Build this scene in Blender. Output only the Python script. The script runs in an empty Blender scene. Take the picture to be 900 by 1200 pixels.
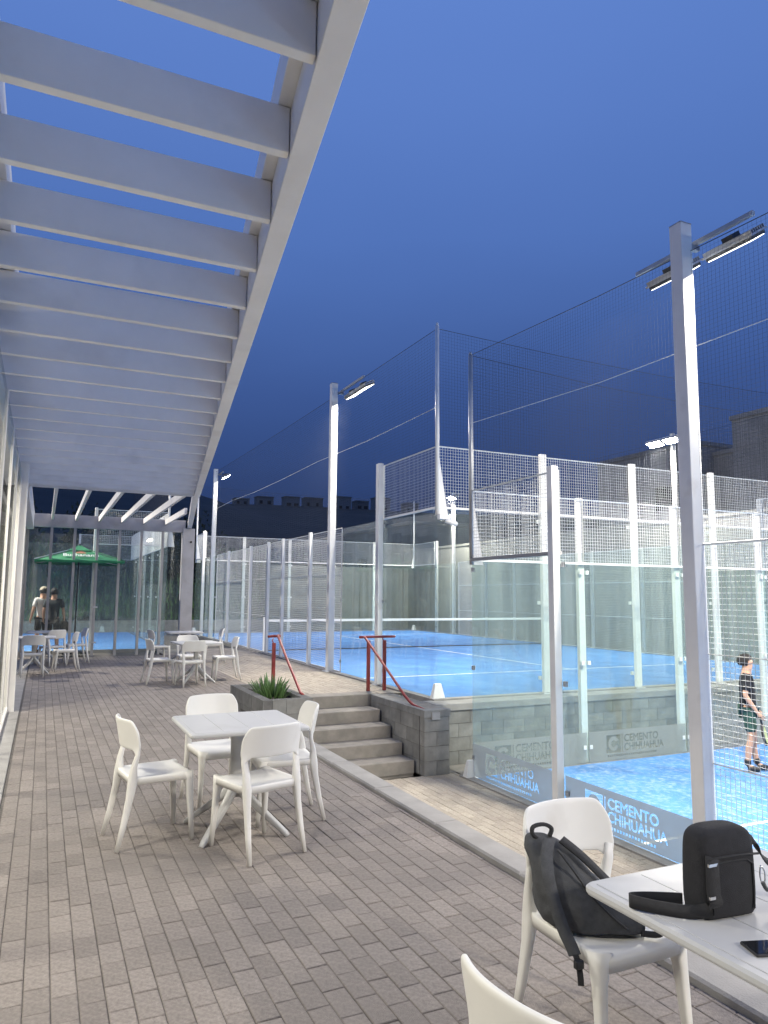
import bpy, bmesh, math, random
from mathutils import Vector, Matrix, Euler
random.seed(7)
S = bpy.context.scene
C = S.collection
PI = math.pi
# ------------------------------------------------------------------ camera
cam_d = bpy.data.cameras.new('camera'); cam = bpy.data.objects.new('camera', cam_d); C.objects.link(cam)
cam_d.sensor_fit = 'VERTICAL'; cam_d.sensor_height = 36.0; cam_d.lens = 849/1200*36; cam_d.clip_end = 5000; cam_d.clip_start = 0.05
rx, ry, rz = (0.90573585, -0.42377497, 0.00757277), (0.05543301, 0.10072591, -0.99336875), (0.42020204, 0.90014947, 0.11472219)
cam.matrix_world = Matrix(((rx[0], -ry[0], -rz[0], 0), (rx[1], -ry[1], -rz[1], 0), (rx[2], -ry[2], -rz[2], 1.6), (0, 0, 0, 1)))
S.camera = cam
CAMX, CAMD, CAMF = Vector(rx), Vector(ry), Vector(rz)
def proj(p):
    v = Vector(p)-Vector((0, 0, 1.6)); z = v.dot(CAMF)
    if z < 0.05: return None
    return v.dot(CAMX)/z*849+450, v.dot(CAMD)/z*849+600, z
def in_view(p, m=30):
    q = proj(p)
    return q is not None and -m < q[0] < 900+m and -m < q[1] < 1200+m
# ------------------------------------------------------------------ world: dusk sky
W = bpy.data.worlds.new('World'); S.world = W; W.use_nodes = True
nt = W.node_tree; nt.nodes.clear()
out = nt.nodes.new('ShaderNodeOutputWorld'); bg = nt.nodes.new('ShaderNodeBackground')
tc = nt.nodes.new('ShaderNodeTexCoord'); sx = nt.nodes.new('ShaderNodeSeparateXYZ'); rp = nt.nodes.new('ShaderNodeValToRGB')
nz = nt.nodes.new('ShaderNodeTexNoise'); nz.inputs['Scale'].default_value = 2.2; nz.inputs['Detail'].default_value = 3
mp = nt.nodes.new('ShaderNodeMapping'); mp.inputs['Scale'].default_value = (1, 1, 3)
ml = nt.nodes.new('ShaderNodeMath'); ml.operation = 'MULTIPLY_ADD'; ml.inputs[1].default_value = 0.07
nt.links.new(tc.outputs['Generated'], sx.inputs[0]); nt.links.new(tc.outputs['Generated'], mp.inputs[0]); nt.links.new(mp.outputs[0], nz.inputs['Vector'])
nt.links.new(nz.outputs[0], ml.inputs[0]); nt.links.new(sx.outputs['Z'], ml.inputs[2]); nt.links.new(ml.outputs[0], rp.inputs[0])
cr = rp.color_ramp
for i, (p, c) in enumerate([(0.0, (.013, .025, .070)), (0.14, (.018, .037, .115)), (0.31, (.037, .078, .235)), (0.48, (.066, .138, .385)), (0.72, (.094, .185, .49)), (1.0, (.105, .20, .51))]):
    e = cr.elements[i] if i < 2 else cr.elements.new(p)
    e.position = p; e.color = (*c, 1)
nt.links.new(rp.outputs[0], bg.inputs[0]); bg.inputs[1].default_value = 1.06; nt.links.new(bg.outputs[0], out.inputs[0])
S.view_settings.view_transform = 'Standard'; S.view_settings.look = 'None'; S.view_settings.gamma = 1; S.view_settings.exposure = 0.25
S.cycles.max_bounces = 10; S.cycles.transparent_max_bounces = 40; S.cycles.diffuse_bounces = 3; S.cycles.glossy_bounces = 3
S.cycles.sample_clamp_indirect = 6; S.cycles.caustics_reflective = False; S.cycles.caustics_refractive = False
FLOOD = 380.0           # watts of each court floodlight
CAFE = 135.0  # watts of each assumed cafe lamp, added to light the terrace
FLOODCOL = (1.0, .93, .80)

# ------------------------------------------------------------------ materials
MATS = {}
def mat(name, col, rough=.6, var=.12, scale=6, bump=.0, bscale=80, metal=0, spec=.5, tint=0, stain=None, coat=0, detail=5, vec='Object'):
    m = bpy.data.materials.new(name); m.use_nodes = True; n = m.node_tree; b = n.nodes['Principled BSDF']
    b.inputs['Roughness'].default_value = rough; b.inputs['Metallic'].default_value = metal; b.inputs['Specular IOR Level'].default_value = spec
    if coat: b.inputs['Coat Weight'].default_value = coat
    t = n.nodes.new('ShaderNodeTexCoord')
    g = n.nodes.new('ShaderNodeNewGeometry')
    vsrc = t.outputs['Object'] if vec == 'Object' else g.outputs['Position']
    nn = n.nodes.new('ShaderNodeTexNoise'); nn.inputs['Scale'].default_value = scale; nn.inputs['Detail'].default_value = detail; nn.inputs['Roughness'].default_value = .6
    n.links.new(vsrc, nn.inputs['Vector'])
    r = n.nodes.new('ShaderNodeValToRGB'); r.color_ramp.elements[0].position = .3; r.color_ramp.elements[1].position = .7
    r.color_ramp.elements[0].color = (*[c*(1-var) for c in col], 1); r.color_ramp.elements[1].color = (*[min(1, c*(1+var)) for c in col], 1)
    n.links.new(nn.outputs[0], r.inputs[0]); o = r.outputs[0]
    if tint:
        a = n.nodes.new('ShaderNodeAttribute'); a.attribute_name = 'tint'; oi = n.nodes.new('ShaderNodeObjectInfo')
        ad = n.nodes.new('ShaderNodeMath'); ad.operation = 'ADD'; n.links.new(a.outputs['Fac'], ad.inputs[0]); n.links.new(oi.outputs['Random'], ad.inputs[1])
        fr = n.nodes.new('ShaderNodeMath'); fr.operation = 'FRACT'; n.links.new(ad.outputs[0], fr.inputs[0])
        mr = n.nodes.new('ShaderNodeMapRange'); mr.inputs['To Min'].default_value = 1-tint; mr.inputs['To Max'].default_value = 1+tint; n.links.new(fr.outputs[0], mr.inputs[0])
        hv = n.nodes.new('ShaderNodeHueSaturation'); n.links.new(mr.outputs[0], hv.inputs['Value']); n.links.new(o, hv.inputs['Color']); o = hv.outputs[0]
    if stain:
        sn = n.nodes.new('ShaderNodeTexNoise'); sn.inputs['Scale'].default_value = stain[0]; sn.inputs['Detail'].default_value = 6
        n.links.new(g.outputs['Position'], sn.inputs['Vector'])
        sr = n.nodes.new('ShaderNodeValToRGB'); sr.color_ramp.elements[0].position = stain[2]; sr.color_ramp.elements[1].position = stain[3]
        n.links.new(sn.outputs[0], sr.inputs[0])
        mx = n.nodes.new('ShaderNodeMix'); mx.data_type = 'RGBA'; mx.inputs['B'].default_value = (*stain[1], 1)
        n.links.new(sr.outputs[0], mx.inputs['Factor']); n.links.new(o, mx.inputs['A']); o = mx.outputs['Result']
    n.links.new(o, b.inputs['Base Color'])
    if bump:
        bn = n.nodes.new('ShaderNodeTexNoise'); bn.inputs['Scale'].default_value = bscale; bn.inputs['Detail'].default_value = 3; n.links.new(vsrc, bn.inputs['Vector'])
        bp = n.nodes.new('ShaderNodeBump'); bp.inputs['Strength'].default_value = bump; bp.inputs['Distance'].default_value = .01
        n.links.new(bn.outputs[0], bp.inputs['Height']); n.links.new(bp.outputs[0], b.inputs['Normal'])
    MATS[name] = m; return m
def emit(name, col, st):
    m = bpy.data.materials.new(name); m.use_nodes = True; b = m.node_tree.nodes['Principled BSDF']
    b.inputs['Base Color'].default_value = (.8, .8, .8, 1); b.inputs['Emission Color'].default_value = (*col, 1); b.inputs['Emission Strength'].default_value = st
    MATS[name] = m; return m
def glass(name, tint, haze=.035, refl=.9, hazecol=(.75, .85, .82), streak=True):
    m = bpy.data.materials.new(name); m.use_nodes = True; n = m.node_tree; n.nodes.clear()
    o = n.nodes.new('ShaderNodeOutputMaterial'); t = n.nodes.new('ShaderNodeBsdfTransparent'); t.inputs[0].default_value = (*tint, 1)
    gl = n.nodes.new('ShaderNodeBsdfGlossy'); gl.inputs['Roughness'].default_value = .015
    fr = n.nodes.new('ShaderNodeLayerWeight'); fr.inputs[0].default_value = .5          # facing = 1-|cos|, the same for both faces of the pane
    pw_ = n.nodes.new('ShaderNodeMath'); pw_.operation = 'POWER'; pw_.inputs[1].default_value = 5; n.links.new(fr.outputs['Facing'], pw_.inputs[0])
    k = n.nodes.new('ShaderNodeMath'); k.operation = 'MULTIPLY_ADD'; k.inputs[1].default_value = refl*.7; k.inputs[2].default_value = refl*.04; n.links.new(pw_.outputs[0], k.inputs[0])
    m1 = n.nodes.new('ShaderNodeMixShader'); n.links.new(k.outputs[0], m1.inputs[0]); n.links.new(t.outputs[0], m1.inputs[1]); n.links.new(gl.outputs[0], m1.inputs[2])
    d = n.nodes.new('ShaderNodeBsdfDiffuse'); d.inputs[0].default_value = (*hazecol, 1); tl = n.nodes.new('ShaderNodeBsdfTranslucent'); tl.inputs[0].default_value = (*hazecol, 1)
    dd = n.nodes.new('ShaderNodeMixShader'); dd.inputs[0].default_value = .4; n.links.new(d.outputs[0], dd.inputs[1]); n.links.new(tl.outputs[0], dd.inputs[2])
    m2 = n.nodes.new('ShaderNodeMixShader'); n.links.new(m1.outputs[0], m2.inputs[1]); n.links.new(dd.outputs[0], m2.inputs[2])
    if streak:
        g = n.nodes.new('ShaderNodeNewGeometry'); mpp = n.nodes.new('ShaderNodeMapping'); mpp.inputs['Scale'].default_value = (3, 3, .25)
        ns = n.nodes.new('ShaderNodeTexNoise'); ns.inputs['Scale'].default_value = 2; ns.inputs['Detail'].default_value = 5
        n.links.new(g.outputs['Position'], mpp.inputs[0]); n.links.new(mpp.outputs[0], ns.inputs['Vector'])
        mr = n.nodes.new('ShaderNodeMapRange'); mr.inputs['From Min'].default_value = .3; mr.inputs['From Max'].default_value = .75
        mr.inputs['To Min'].default_value = haze*.4; mr.inputs['To Max'].default_value = haze*1.9
        n.links.new(ns.outputs[0], mr.inputs[0]); n.links.new(mr.outputs[0], m2.inputs[0])
    else: m2.inputs[0].default_value = haze
    n.links.new(m2.outputs[0], o.inputs[0]); MATS[name] = m; return m
M_white = mat('white_paint', (.74, .74, .73), .38, .05, 3, .03, 30, stain=(2.5, (.52, .50, .47), .62, .82))
M_roof = mat('pergola_paint', (.80, .775, .745), .45, .05, 2.5, .05, 25, stain=(1.7, (.62, .59, .56), .58, .85), tint=.03)
M_galv = mat('galvanised_steel', (.42, .43, .45), .42, .12, 9, .02, 40, metal=.5)
M_wire = mat('white_wire', (.70, .71, .70), .4, .04)
M_net = mat('black_twine', (.022, .026, .036), .75, .1)
M_grayst = mat('grey_aluminium', (.34, .335, .33), .45, .07, 5)
M_post = mat('grey_painted_column', (.40, .39, .40), .5, .1, 3, .05, 20, stain=(3, (.30, .29, .28), .55, .8))
M_paver = mat('concrete_paver', (.240, .212, .194), .85, .24, 48, .7, 210, tint=.12, spec=.25, stain=(1.2, (.19, .17, .158), .5, .8))
M_paver2 = mat('sandy_paver', (.37, .325, .27), .85, .2, 45, .5, 150, tint=.12, spec=.25, stain=(1.3, (.30, .26, .22), .55, .8))
M_sand = mat('joint_sand', (.10, .09, .082), .95, .3, 30, .3, 90)
M_kerb = mat('concrete_kerb', (.30, .288, .275), .85, .12, 5, .4, 110, stain=(3, (.22, .21, .20), .55, .8), tint=.05, spec=.25)
M_block = mat('concrete_block', (.235, .232, .222), .9, .17, 7, .5, 120, tint=.16, spec=.2, stain=(2.2, (.15, .145, .14), .5, .8))
M_mortar = mat('mortar', (.15, .145, .14), .95, .2, 20)
M_step = mat('cast_concrete_step', (.26, .24, .215), .88, .15, 6, .35, 90, stain=(4, (.20, .19, .17), .5, .8), spec=.2)
M_conc = mat('board_marked_concrete', (.25, .25, .235), .9, .16, 1.5, .3, 30, stain=(.8, (.20, .20, .185), .48, .8), spec=.2, vec='World')
M_dconc = mat('dark_concrete', (.30, .295, .285), .9, .2, .8, .2, 12, stain=(.35, (.12, .12, .12), .5, .8), vec='World')
M_turf = mat('blue_turf', (.10, .27, .60), .9, .16, 1.4, .6, 220, spec=.12, stain=(13.0, (.34, .47, .68), .46, .80), vec='World')
M_turf2 = mat('blue_turf_deep', (.075, .20, .47), .9, .14, 1.4, .5, 220, spec=.12, stain=(1.3, (.13, .29, .58), .45, .8), vec='World')
M_line = mat('white_line', (.78, .78, .76), .8, .05)
M_plastic = mat('warm_white_plastic', (.71, .695, .66), .42, .03, 3, .05, 260, spec=.4, stain=(5, (.60, .57, .52), .6, .85))
M_plastic2 = mat('pale_grey_plastic', (.47, .468, .465), .42, .03, 3, .05, 260, spec=.4, stain=(4, (.40, .395, .385), .58, .85))
M_red = mat('red_paint', (.27, .035, .028), .42, .18, 12, .05, 60, stain=(9, (.14, .03, .025), .58, .8))
M_black = mat('black_plastic', (.015, .015, .017), .45, .2)
M_fabric = mat('black_fabric', (.012, .012, .015), .85, .3, 40, .4, 500)
M_gfabric = mat('charcoal_fabric', (.065, .067, .072), .9, .22, 30, .5, 420)
M_strap = mat('black_webbing', (.018, .018, .021), .7, .2, 60, .5, 600)
M_metal = mat('bright_metal', (.6, .6, .6), .25, .05, metal=1)
M_lampbody = mat('dark_lamp_body', (.05, .055, .06), .5, .2)
M_alu = mat('ribbed_aluminium', (.55, .56, .58), .35, .08, metal=.6)
M_screen = mat('phone_glass', (.01, .011, .014), .08, .0)
M_green = mat('green_canvas', (.025, .20, .085), .8, .12, 6, .2, 200)
M_wtext = mat('white_print', (.8, .8, .8), .7, .0)
M_rtext = mat('copper_print', (.55, .22, .13), .7, .0)
M_soil = mat('potting_soil', (.035, .028, .022), .95, .4, 40, .8, 90)
M_leaf = mat('fleshy_leaf', (.085, .16, .05), .5, .35, 12, .1, 60, tint=.3)
M_grass = mat('dark_grass', (.030, .042, .018), .95, .5, 1.1, .9, 9, stain=(.5, (.03, .035, .02), .5, .7), vec='World')
M_ground = mat('dry_ground', (.14, .12, .10), .95, .3, .8, .5, 10, vec='World')
M_hill = mat('dry_hillside', (.030, .029, .026), .95, .35, .08, .5, 1.5, vec='World')
M_house = mat('plastered_wall', (.22, .215, .205), .9, .1, .4, tint=.25)
M_dark = mat('dark_window', (.012, .014, .018), .15, .1)
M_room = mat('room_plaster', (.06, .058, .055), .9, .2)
M_beige = mat('beige_plaster', (.45, .39, .35), .85, .06, 2, .1, 30)
M_skin = mat('skin', (.50, .30, .21), .55, .06, 12)
M_hair = mat('dark_hair', (.012, .010, .009), .7, .3, 60, .6, 200)
M_cloth_b = mat('black_cloth', (.012, .013, .016), .9, .25, 20)
M_cloth_g = mat('green_grey_cloth', (.03, .075, .06), .9, .4, 14)
M_cloth_w = mat('white_cloth', (.62, .62, .60), .9, .08, 14)
M_cloth_d = mat('dark_grey_cloth', (.045, .05, .055), .9, .35, 14)
M_cap = mat('beige_cap_cloth', (.38, .34, .27), .9, .15, 14)
M_racket = mat('racket_face', (.45, .50, .22), .5, .2, 30)
M_thatch = mat('dark_leaves', (.022, .032, .014), .8, .5, 3)
M_glass = glass('court_glass', (.935, .968, .955), .028)
M_glass3 = glass('cafe_glass', (.90, .92, .91), .006, .30)
M_glass2 = glass('clear_glass', (.955, .975, .97), .018)
M_frost = glass('frosted_vinyl', (.62, .66, .68), .85, .3, (.46, .47, .475), False)
M_frost2 = glass('thin_frosted_vinyl', (.68, .73, .73), .62, .3, (.42, .44, .44), False)
M_lamp = emit('lamp_glow', (1, .97, .9), 5)
M_lampfar = emit('bright_lamp_glow', (1, .97, .88), 90)
M_lampdim = emit('lamp_strip_glow', (1, .97, .9), 9)

# ------------------------------------------------------------------ mesh builder
class MB:
    def __init__(s): s.v = []; s.f = []; s.t = []; s.cur = 0.0
    def add(s, vs, fs):
        b = len(s.v); s.v += [tuple(p) for p in vs]; s.f += [tuple(b+i for i in f) for f in fs]; s.t += [s.cur]*len(fs); return s
    def box(s, x0, x1, y0, y1, z0, z1, M=None):
        vs = [Vector(p) for p in [(x0,y0,z0),(x1,y0,z0),(x1,y1,z0),(x0,y1,z0),(x0,y0,z1),(x1,y0,z1),(x1,y1,z1),(x0,y1,z1)]]
        if M: vs = [M@p for p in vs]
        return s.add(vs, [(3,2,1,0),(4,5,6,7),(0,1,5,4),(1,2,6,5),(2,3,7,6),(3,0,4,7)])
    def cbox(s, x0, x1, y0, y1, z0, z1, c=.004, cb=False):   # top-chamfered box
        a = [(x0,y0,z0),(x1,y0,z0),(x1,y1,z0),(x0,y1,z0),(x0,y0,z1-c),(x1,y0,z1-c),(x1,y1,z1-c),(x0,y1,z1-c),(x0+c,y0+c,z1),(x1-c,y0+c,z1),(x1-c,y1-c,z1),(x0+c,y1-c,z1)]
        return s.add(a, [(0,1,5,4),(1,2,6,5),(2,3,7,6),(3,0,4,7),(4,5,9,8),(5,6,10,9),(6,7,11,10),(7,4,8,11),(8,9,10,11),(3,2,1,0)])
    def tube(s, a, b, r, n=8, r2=None, cap=True):
        a = Vector(a); b = Vector(b); d = (b-a).normalized(); u = d.orthogonal().normalized(); w = d.cross(u); r2 = r if r2 is None else r2
        vs = [a+(u*math.cos(k*2*PI/n)+w*math.sin(k*2*PI/n))*r for k in range(n)]+[b+(u*math.cos(k*2*PI/n)+w*math.sin(k*2*PI/n))*r2 for k in range(n)]
        fs = [(k,(k+1)%n,n+(k+1)%n,n+k) for k in range(n)]
        if cap: fs += [tuple(range(n-1,-1,-1)), tuple(range(n,2*n))]
        return s.add(vs, fs)
    def path(s, pts, r, n=8, flat=None):
        # smooth tube along points; r may be list ; flat=(w,h) gives a rectangular-ish section with 'up' hint
        P = [Vector(p) for p in pts]; R_ = r if isinstance(r, (list, tuple)) else [r]*len(P)
        rings = []; up = None
        for i, p in enumerate(P):
            d = (P[min(i+1, len(P)-1)]-P[max(i-1, 0)]).normalized()
            if up is None: up = d.orthogonal().normalized()
            up = (up-d*up.dot(d)).normalized(); w = d.cross(up)
            rings.append([p+(up*math.cos(k*2*PI/n)+w*math.sin(k*2*PI/n))*R_[i] for k in range(n)])
        vs = [q for r_ in rings for q in r_]; m = len(P)
        fs = [(i*n+k, i*n+(k+1)%n, (i+1)*n+(k+1)%n, (i+1)*n+k) for i in range(m-1) for k in range(n)]
        fs += [tuple(range(n-1,-1,-1)), tuple(range((m-1)*n, m*n))]
        return s.add(vs, fs)
    def sect(s, pts, sizes, xdir=(1,0,0), n=12, p=.55):
        # sweep of superellipse sections: sizes (half width along xdir, half depth)
        P = [Vector(q) for q in pts]; vs = []; X = Vector(xdir)
        for i, q in enumerate(P):
            d = (P[min(i+1, len(P)-1)]-P[max(i-1, 0)]).normalized()
            x = (X-d*X.dot(d)).normalized(); y = d.cross(x)
            for k in range(n):
                a = 2*PI*(k+.5)/n; ca, sa = math.cos(a), math.sin(a)
                vs.append(q+x*sizes[i][0]*math.copysign(abs(ca)**p, ca)+y*sizes[i][1]*math.copysign(abs(sa)**p, sa))
        m = len(P); fs = [(i*n+k, i*n+(k+1)%n, (i+1)*n+(k+1)%n, (i+1)*n+k) for i in range(m-1) for k in range(n)]
        fs += [tuple(range(n-1,-1,-1)), tuple(range((m-1)*n, m*n))]
        return s.add(vs, fs)
    def strand(s, a, b, r):
        a = Vector(a); b = Vector(b); d = (b-a).normalized(); u = d.orthogonal().normalized(); w = d.cross(u)
        o = [u*r, (u*-.5+w*.866)*r, (u*-.5-w*.866)*r]
        return s.add([a+q for q in o]+[b+q for q in o], [(0,1,4,3),(1,2,5,4),(2,0,3,5)])
    def grid(s, fn, nu, nv, closed=False):
        vs = [fn(i/nu, j/nv) for j in range(nv+1) for i in range(nu+1)]
        return s.add(vs, [(j*(nu+1)+i, j*(nu+1)+i+1, (j+1)*(nu+1)+i+1, (j+1)*(nu+1)+i) for j in range(nv) for i in range(nu)])
    def build(s, name, m, parent=None, smooth=False, local=False, loc=None, tint=False):
        me = bpy.data.meshes.new(name)
        off = Vector((0,0,0))
        if parent is not None and not local: off = parent.location.copy()
        if parent is None and loc is not None: off = Vector(loc)
        me.from_pydata([tuple(Vector(p)-off) for p in s.v], [], s.f)
        if smooth:
            me.polygons.foreach_set('use_smooth', [True]*len(me.polygons))
        if tint:
            a = me.attributes.new('tint', 'FLOAT', 'FACE'); a.data.foreach_set('value', s.t)
        me.materials.append(m); me.update()
        o = bpy.data.objects.new(name, me); C.objects.link(o)
        if parent is not None: o.parent = parent
        elif loc is not None: o.location = loc
        return o
def mesh_only(mb, name, m, smooth=False):
    o = mb.build(name, m, None, smooth); me = o.data; bpy.data.objects.remove(o); return me
def tag(o, label=None, cat=None, group=None, kind=None):
    if label: o['label'] = label
    if cat: o['category'] = cat
    if group: o['group'] = group
    if kind: o['kind'] = kind
    return o
def thing(name, loc, label, cat, group=None, rz=0):
    o = bpy.data.objects.new(name, None); C.objects.link(o); o.location = loc; o.rotation_euler = (0,0,rz); o.empty_display_size = .2
    return tag(o, label, cat, group)
def struct(o): o['kind'] = 'structure'; return o
def sroot(name, loc=(0,0,0)):
    o = bpy.data.objects.new(name, None); C.objects.link(o); o.location = loc; o['kind'] = 'structure'; return o
def copy_tree(o, parent=None):
    c = o.copy(); C.objects.link(c)
    if parent: c.parent = parent
    for ch in list(o.children): copy_tree(ch, c)
    return c
def place(me, name, parent, loc, rot=None):
    o = bpy.data.objects.new(name, me); C.objects.link(o)
    if parent: o.parent = parent; o.location = Vector(loc)-parent.location
    else: o.location = loc
    if rot: o.rotation_euler = rot
    return o
def bevel(o, w=.004, seg=2):
    b = o.modifiers.new('bevel', 'BEVEL'); b.width = w; b.segments = seg; b.limit_method = 'ANGLE'; return o

ZL = -.9      # level of the lower walk and lower court
# ------------------------------------------------------------------ ground sheets
g = MB(); g.add([(-2500,-2500,-1.05),(2500,-2500,-1.05),(2500,2500,-1.05),(-2500,2500,-1.05)], [(0,1,2,3)]); struct(g.build('ground', M_ground))
g = MB(); g.box(-60, 2.68, -14, 36, -1.0, -.07); g.box(2.68, 60, 11.06, 36, -1.0, -.07); g.box(5.10, 60, 10.0, 11.06, -1, -.07); g.box(2.74, 3.42, 9.76, 11.06, -1, -.07); struct(g.build('upper_ground', M_sand))

# ------------------------------------------------------------------ paving
def paving(root_name, rects, z, m, skip=None, bw=.1, bl=.2, ox=0.016, oy=.05):
    root = sroot(root_name, (0, 0, z))
    cells = []
    for (x0, x1, y0, y1) in rects:
        i0 = math.floor((x0-ox)/bw)
        i = i0
        while ox+i*bw < x1-.01:
            xa, xb = max(x0, ox+i*bw), min(x1, ox+(i+1)*bw); off = (i % 2)*bl/2
            j = math.floor((y0-oy-off)/bl)
            while oy+off+j*bl < y1:
                ya, yb = max(y0, oy+off+j*bl), min(y1, oy+off+(j+1)*bl); j += 1
                if xb-xa < .02 or yb-ya < .03: continue
                if skip and skip((xa+xb)/2, (ya+yb)/2): continue
                cells.append((xa, xb, ya, yb))
            i += 1
    g = .0019
    full = []; rest = []
    for c in cells:
        p = ((c[0]+c[1])/2, (c[2]+c[3])/2, z)
        if abs(c[1]-c[0]-bw) < 1e-4 and abs(c[3]-c[2]-bl) < 1e-4 and in_view(p, 0): full.append((proj(p)[2], c))
        else: rest.append(c)
    full.sort(key=lambda q: q[0])
    near = [c for _, c in full[:300]]; rest += [c for _, c in full[300:]]
    vars_ = []
    for k in range(4):
        b = MB(); h = [random.uniform(-.0012, .0012) for _ in range(4)]
        b.cbox(-bw/2+g, bw/2-g, -bl/2+g, bl/2-g, -.05, 0, .0035)
        vs = b.v
        for q in range(4): vs[8+q] = (vs[8+q][0], vs[8+q][1], h[q])
        vars_.append(mesh_only(b, 'paver', m))
    for c in near:
        o = place(random.choice(vars_), 'paver', root, ((c[0]+c[1])/2, (c[2]+c[3])/2, z+random.uniform(-.0015, .0015)))
        o.rotation_euler = (random.uniform(-.006,.006), random.uniform(-.008,.008), random.uniform(-.007,.007))
    b = MB()
    for c in rest:
        if not in_view(((c[0]+c[1])/2, (c[2]+c[3])/2, z), 260): pass
        b.cur = random.random(); dz = z+random.uniform(-.0022, .0016)
        b.cbox(c[0]+g, c[1]-g, c[2]+g, c[3]-g, z-.05, dz, .0035)
    o = b.build('paver_field', m, root, tint=True); o['kind'] = 'stuff'
    s_ = MB()
    for (x0, x1, y0, y1) in rects: s_.box(x0, x1, y0, y1, z-.055, z-.006)
    s_.build('joint_sand', M_sand, root)
    return root
KX0, KX1 = 2.55, 2.74
struct(MB().cbox(5.50, 16.4, 9.045, 9.648, ZL-.1, ZL+.004, .004).build('service_strip', M_step))
struct(MB().cbox(5.375, 5.498, 9.272, 9.648, ZL-.1, ZL+.004, .004).build('service_strip', M_step))
def skp(x, y): return (x > KX0 and y < 9.62) or (2.68 < x < 3.42 and y < 11.6)
paving('terrace_paving', [(-.2, 2.55, -1.5, 20.1), (2.55, 3.42, 11.6, 20.1)], 0, M_paver)
paving('court_side_paving', [(3.42, 5.5, 11.402, 20.1), (5.11, 5.5, 11.05, 11.402), (3.0, 5.5, 20.1, 22.0)], .0, M_paver2)
paving('lower_walk_paving', [(2.74, 5.48, -1.5, 9.27)], ZL, M_paver2)
# kerb stones along the terrace edge
kr = sroot('terrace_kerb')
y = -1.4
kb = [MB() for _ in range(2)]
for k in range(2): kb[k].cbox(-.095, .095, -.498, .498, -.14, .035, .012)
kms = [mesh_only(b, 'kerb_stone', M_kerb) for b in kb]
while y < 9.5:
    o = place(kms[0], 'kerb_stone', kr, (2.645, y+.5, random.uniform(-.003,.003)), (0, 0, random.uniform(-.004, .004)))
    y += 1.0
# retaining face under the kerb
b = MB(); b.box(2.56, 2.72, -1.5, 9.6, -1.0, -.142); struct(b.build('terrace_retaining_face', M_step))
# strip at the foot of the curtain wall
b = MB(); b.cbox(-.52, -.205, -1.5, 11.2, -.1, .012, .006); struct(b.build('threshold_strip', M_kerb))
b = MB(); b.box(-4.5, -.52, -1.5, 11.2, -.1, .006); b.box(-4.5, -.205, 11.2, 20.1, -.1, -.012); struct(b.build('indoor_floor', M_kerb))

# ------------------------------------------------------------------ blocks
BL = [MB().cbox(-.196, .196, -.07, .07, -.0965, .0965, .002) for _ in range(1)]
def blockmesh(L, D, Hh):
    b = MB(); b.box(-L/2, L/2, -D/2, D/2, -Hh/2, Hh/2); me = mesh_only(b, 'block', M_block); return me
_bm = {}
def block_wall(root, p0, p1, z0, rows, depth=.14, rh=.2, L=.4, start=0):
    p0 = Vector((p0[0], p0[1], 0)); p1 = Vector((p1[0], p1[1], 0)); d = p1-p0; n = d.length; d.normalize(); ang = math.atan2(d.y, d.x)
    for r in range(rows):
        t = -((r+start) % 2)*L/2
        while t < n-.01:
            a, b_ = max(0, t), min(n, t+L); t += L
            w = round(b_-a-.008, 3)
            if w < .03: continue
            key = (w, depth, rh)
            if key not in _bm: _bm[key] = blockmesh(w, depth, rh-.008)
            c = p0+d*((a+b_)/2)
            nrm = Vector((-d.y, d.x, 0))
            place(_bm[key], 'block', root, (c.x+nrm.x*random.uniform(-.002,.002), c.y+nrm.y*random.uniform(-.002,.002), z0+(r+.5)*rh), (0, 0, ang))
    mo = MB(); M_ = Matrix.Translation((p0.x, p0.y, 0))@Matrix.Rotation(ang, 4, 'Z')
    mo.box(.004, n-.004, -depth/2+.006, depth/2-.006, z0, z0+rows*rh-.004, M_); mo.build('mortar', M_mortar, root)
# stairs -----------------------------------------------------------
st = thing('stairs', (3.4, 9.3, ZL), 'five concrete steps going down from the upper paving to the lower walk', 'stairs')
SX0, SX1 = 3.45, 4.93
edges_ = [11.05, 10.62, 10.23, 9.84, 9.45]
for i in range(5):
    zt = -.18*(i)
    yb = edges_[i]; ya = edges_[i-1]+.02 if i else 11.6
    if i == 0:
        b = MB(); b.cbox(SX0, SX1+.17, yb, 11.40, zt-.18, zt+.004, .008)
    else:
        b = MB(); b.cbox(SX0, SX1-.015, yb, edges_[i-1]-.002, zt-.18, zt, .008)
    o = b.build('step', M_step, st)
b = MB(); b.box(SX0, SX1-.02, 9.47, 11.0, ZL-.05, ZL+.0); b.build('footing', M_step, st)
b = MB()
for i in range(1, 5): b.box(SX0+.01, SX1-.03, edges_[i]+.02, 11.04, -.18*(i+1), -.18*(i+1)+.0)
# stair side wall of blocks (the pillar end faces the walk)
sw = thing('block_wall', (4.95, 9.3, ZL), 'low grey concrete block wall beside the stairs with the red handrail on it', 'wall')
block_wall(sw, (5.02, 9.36), (5.02, 11.2), ZL, 4)
block_wall(sw, (4.95, 9.28), (5.36, 9.28), ZL, 4, start=1)
b = MB(); b.cbox(4.945, 5.37, 9.2, 9.36, -.1, -.0, .006); b.cbox(4.945, 5.10, 9.362, 11.04, -.1, -.0, .006); b.build('coping', M_block, sw)
b = MB(); b.cbox(5.102, 5.36, 9.362, 11.04, -.09, -.008, .004); b.box(5.1, 5.36, 9.38, 11.04, -1, -.09); b.build('fill', M_step, sw)
b = MB(); b.box(5.06, 5.19, 9.183, 9.205, -.135, -.035); bevel(b.build('wall_light_plate', M_grayst, sw))
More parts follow.
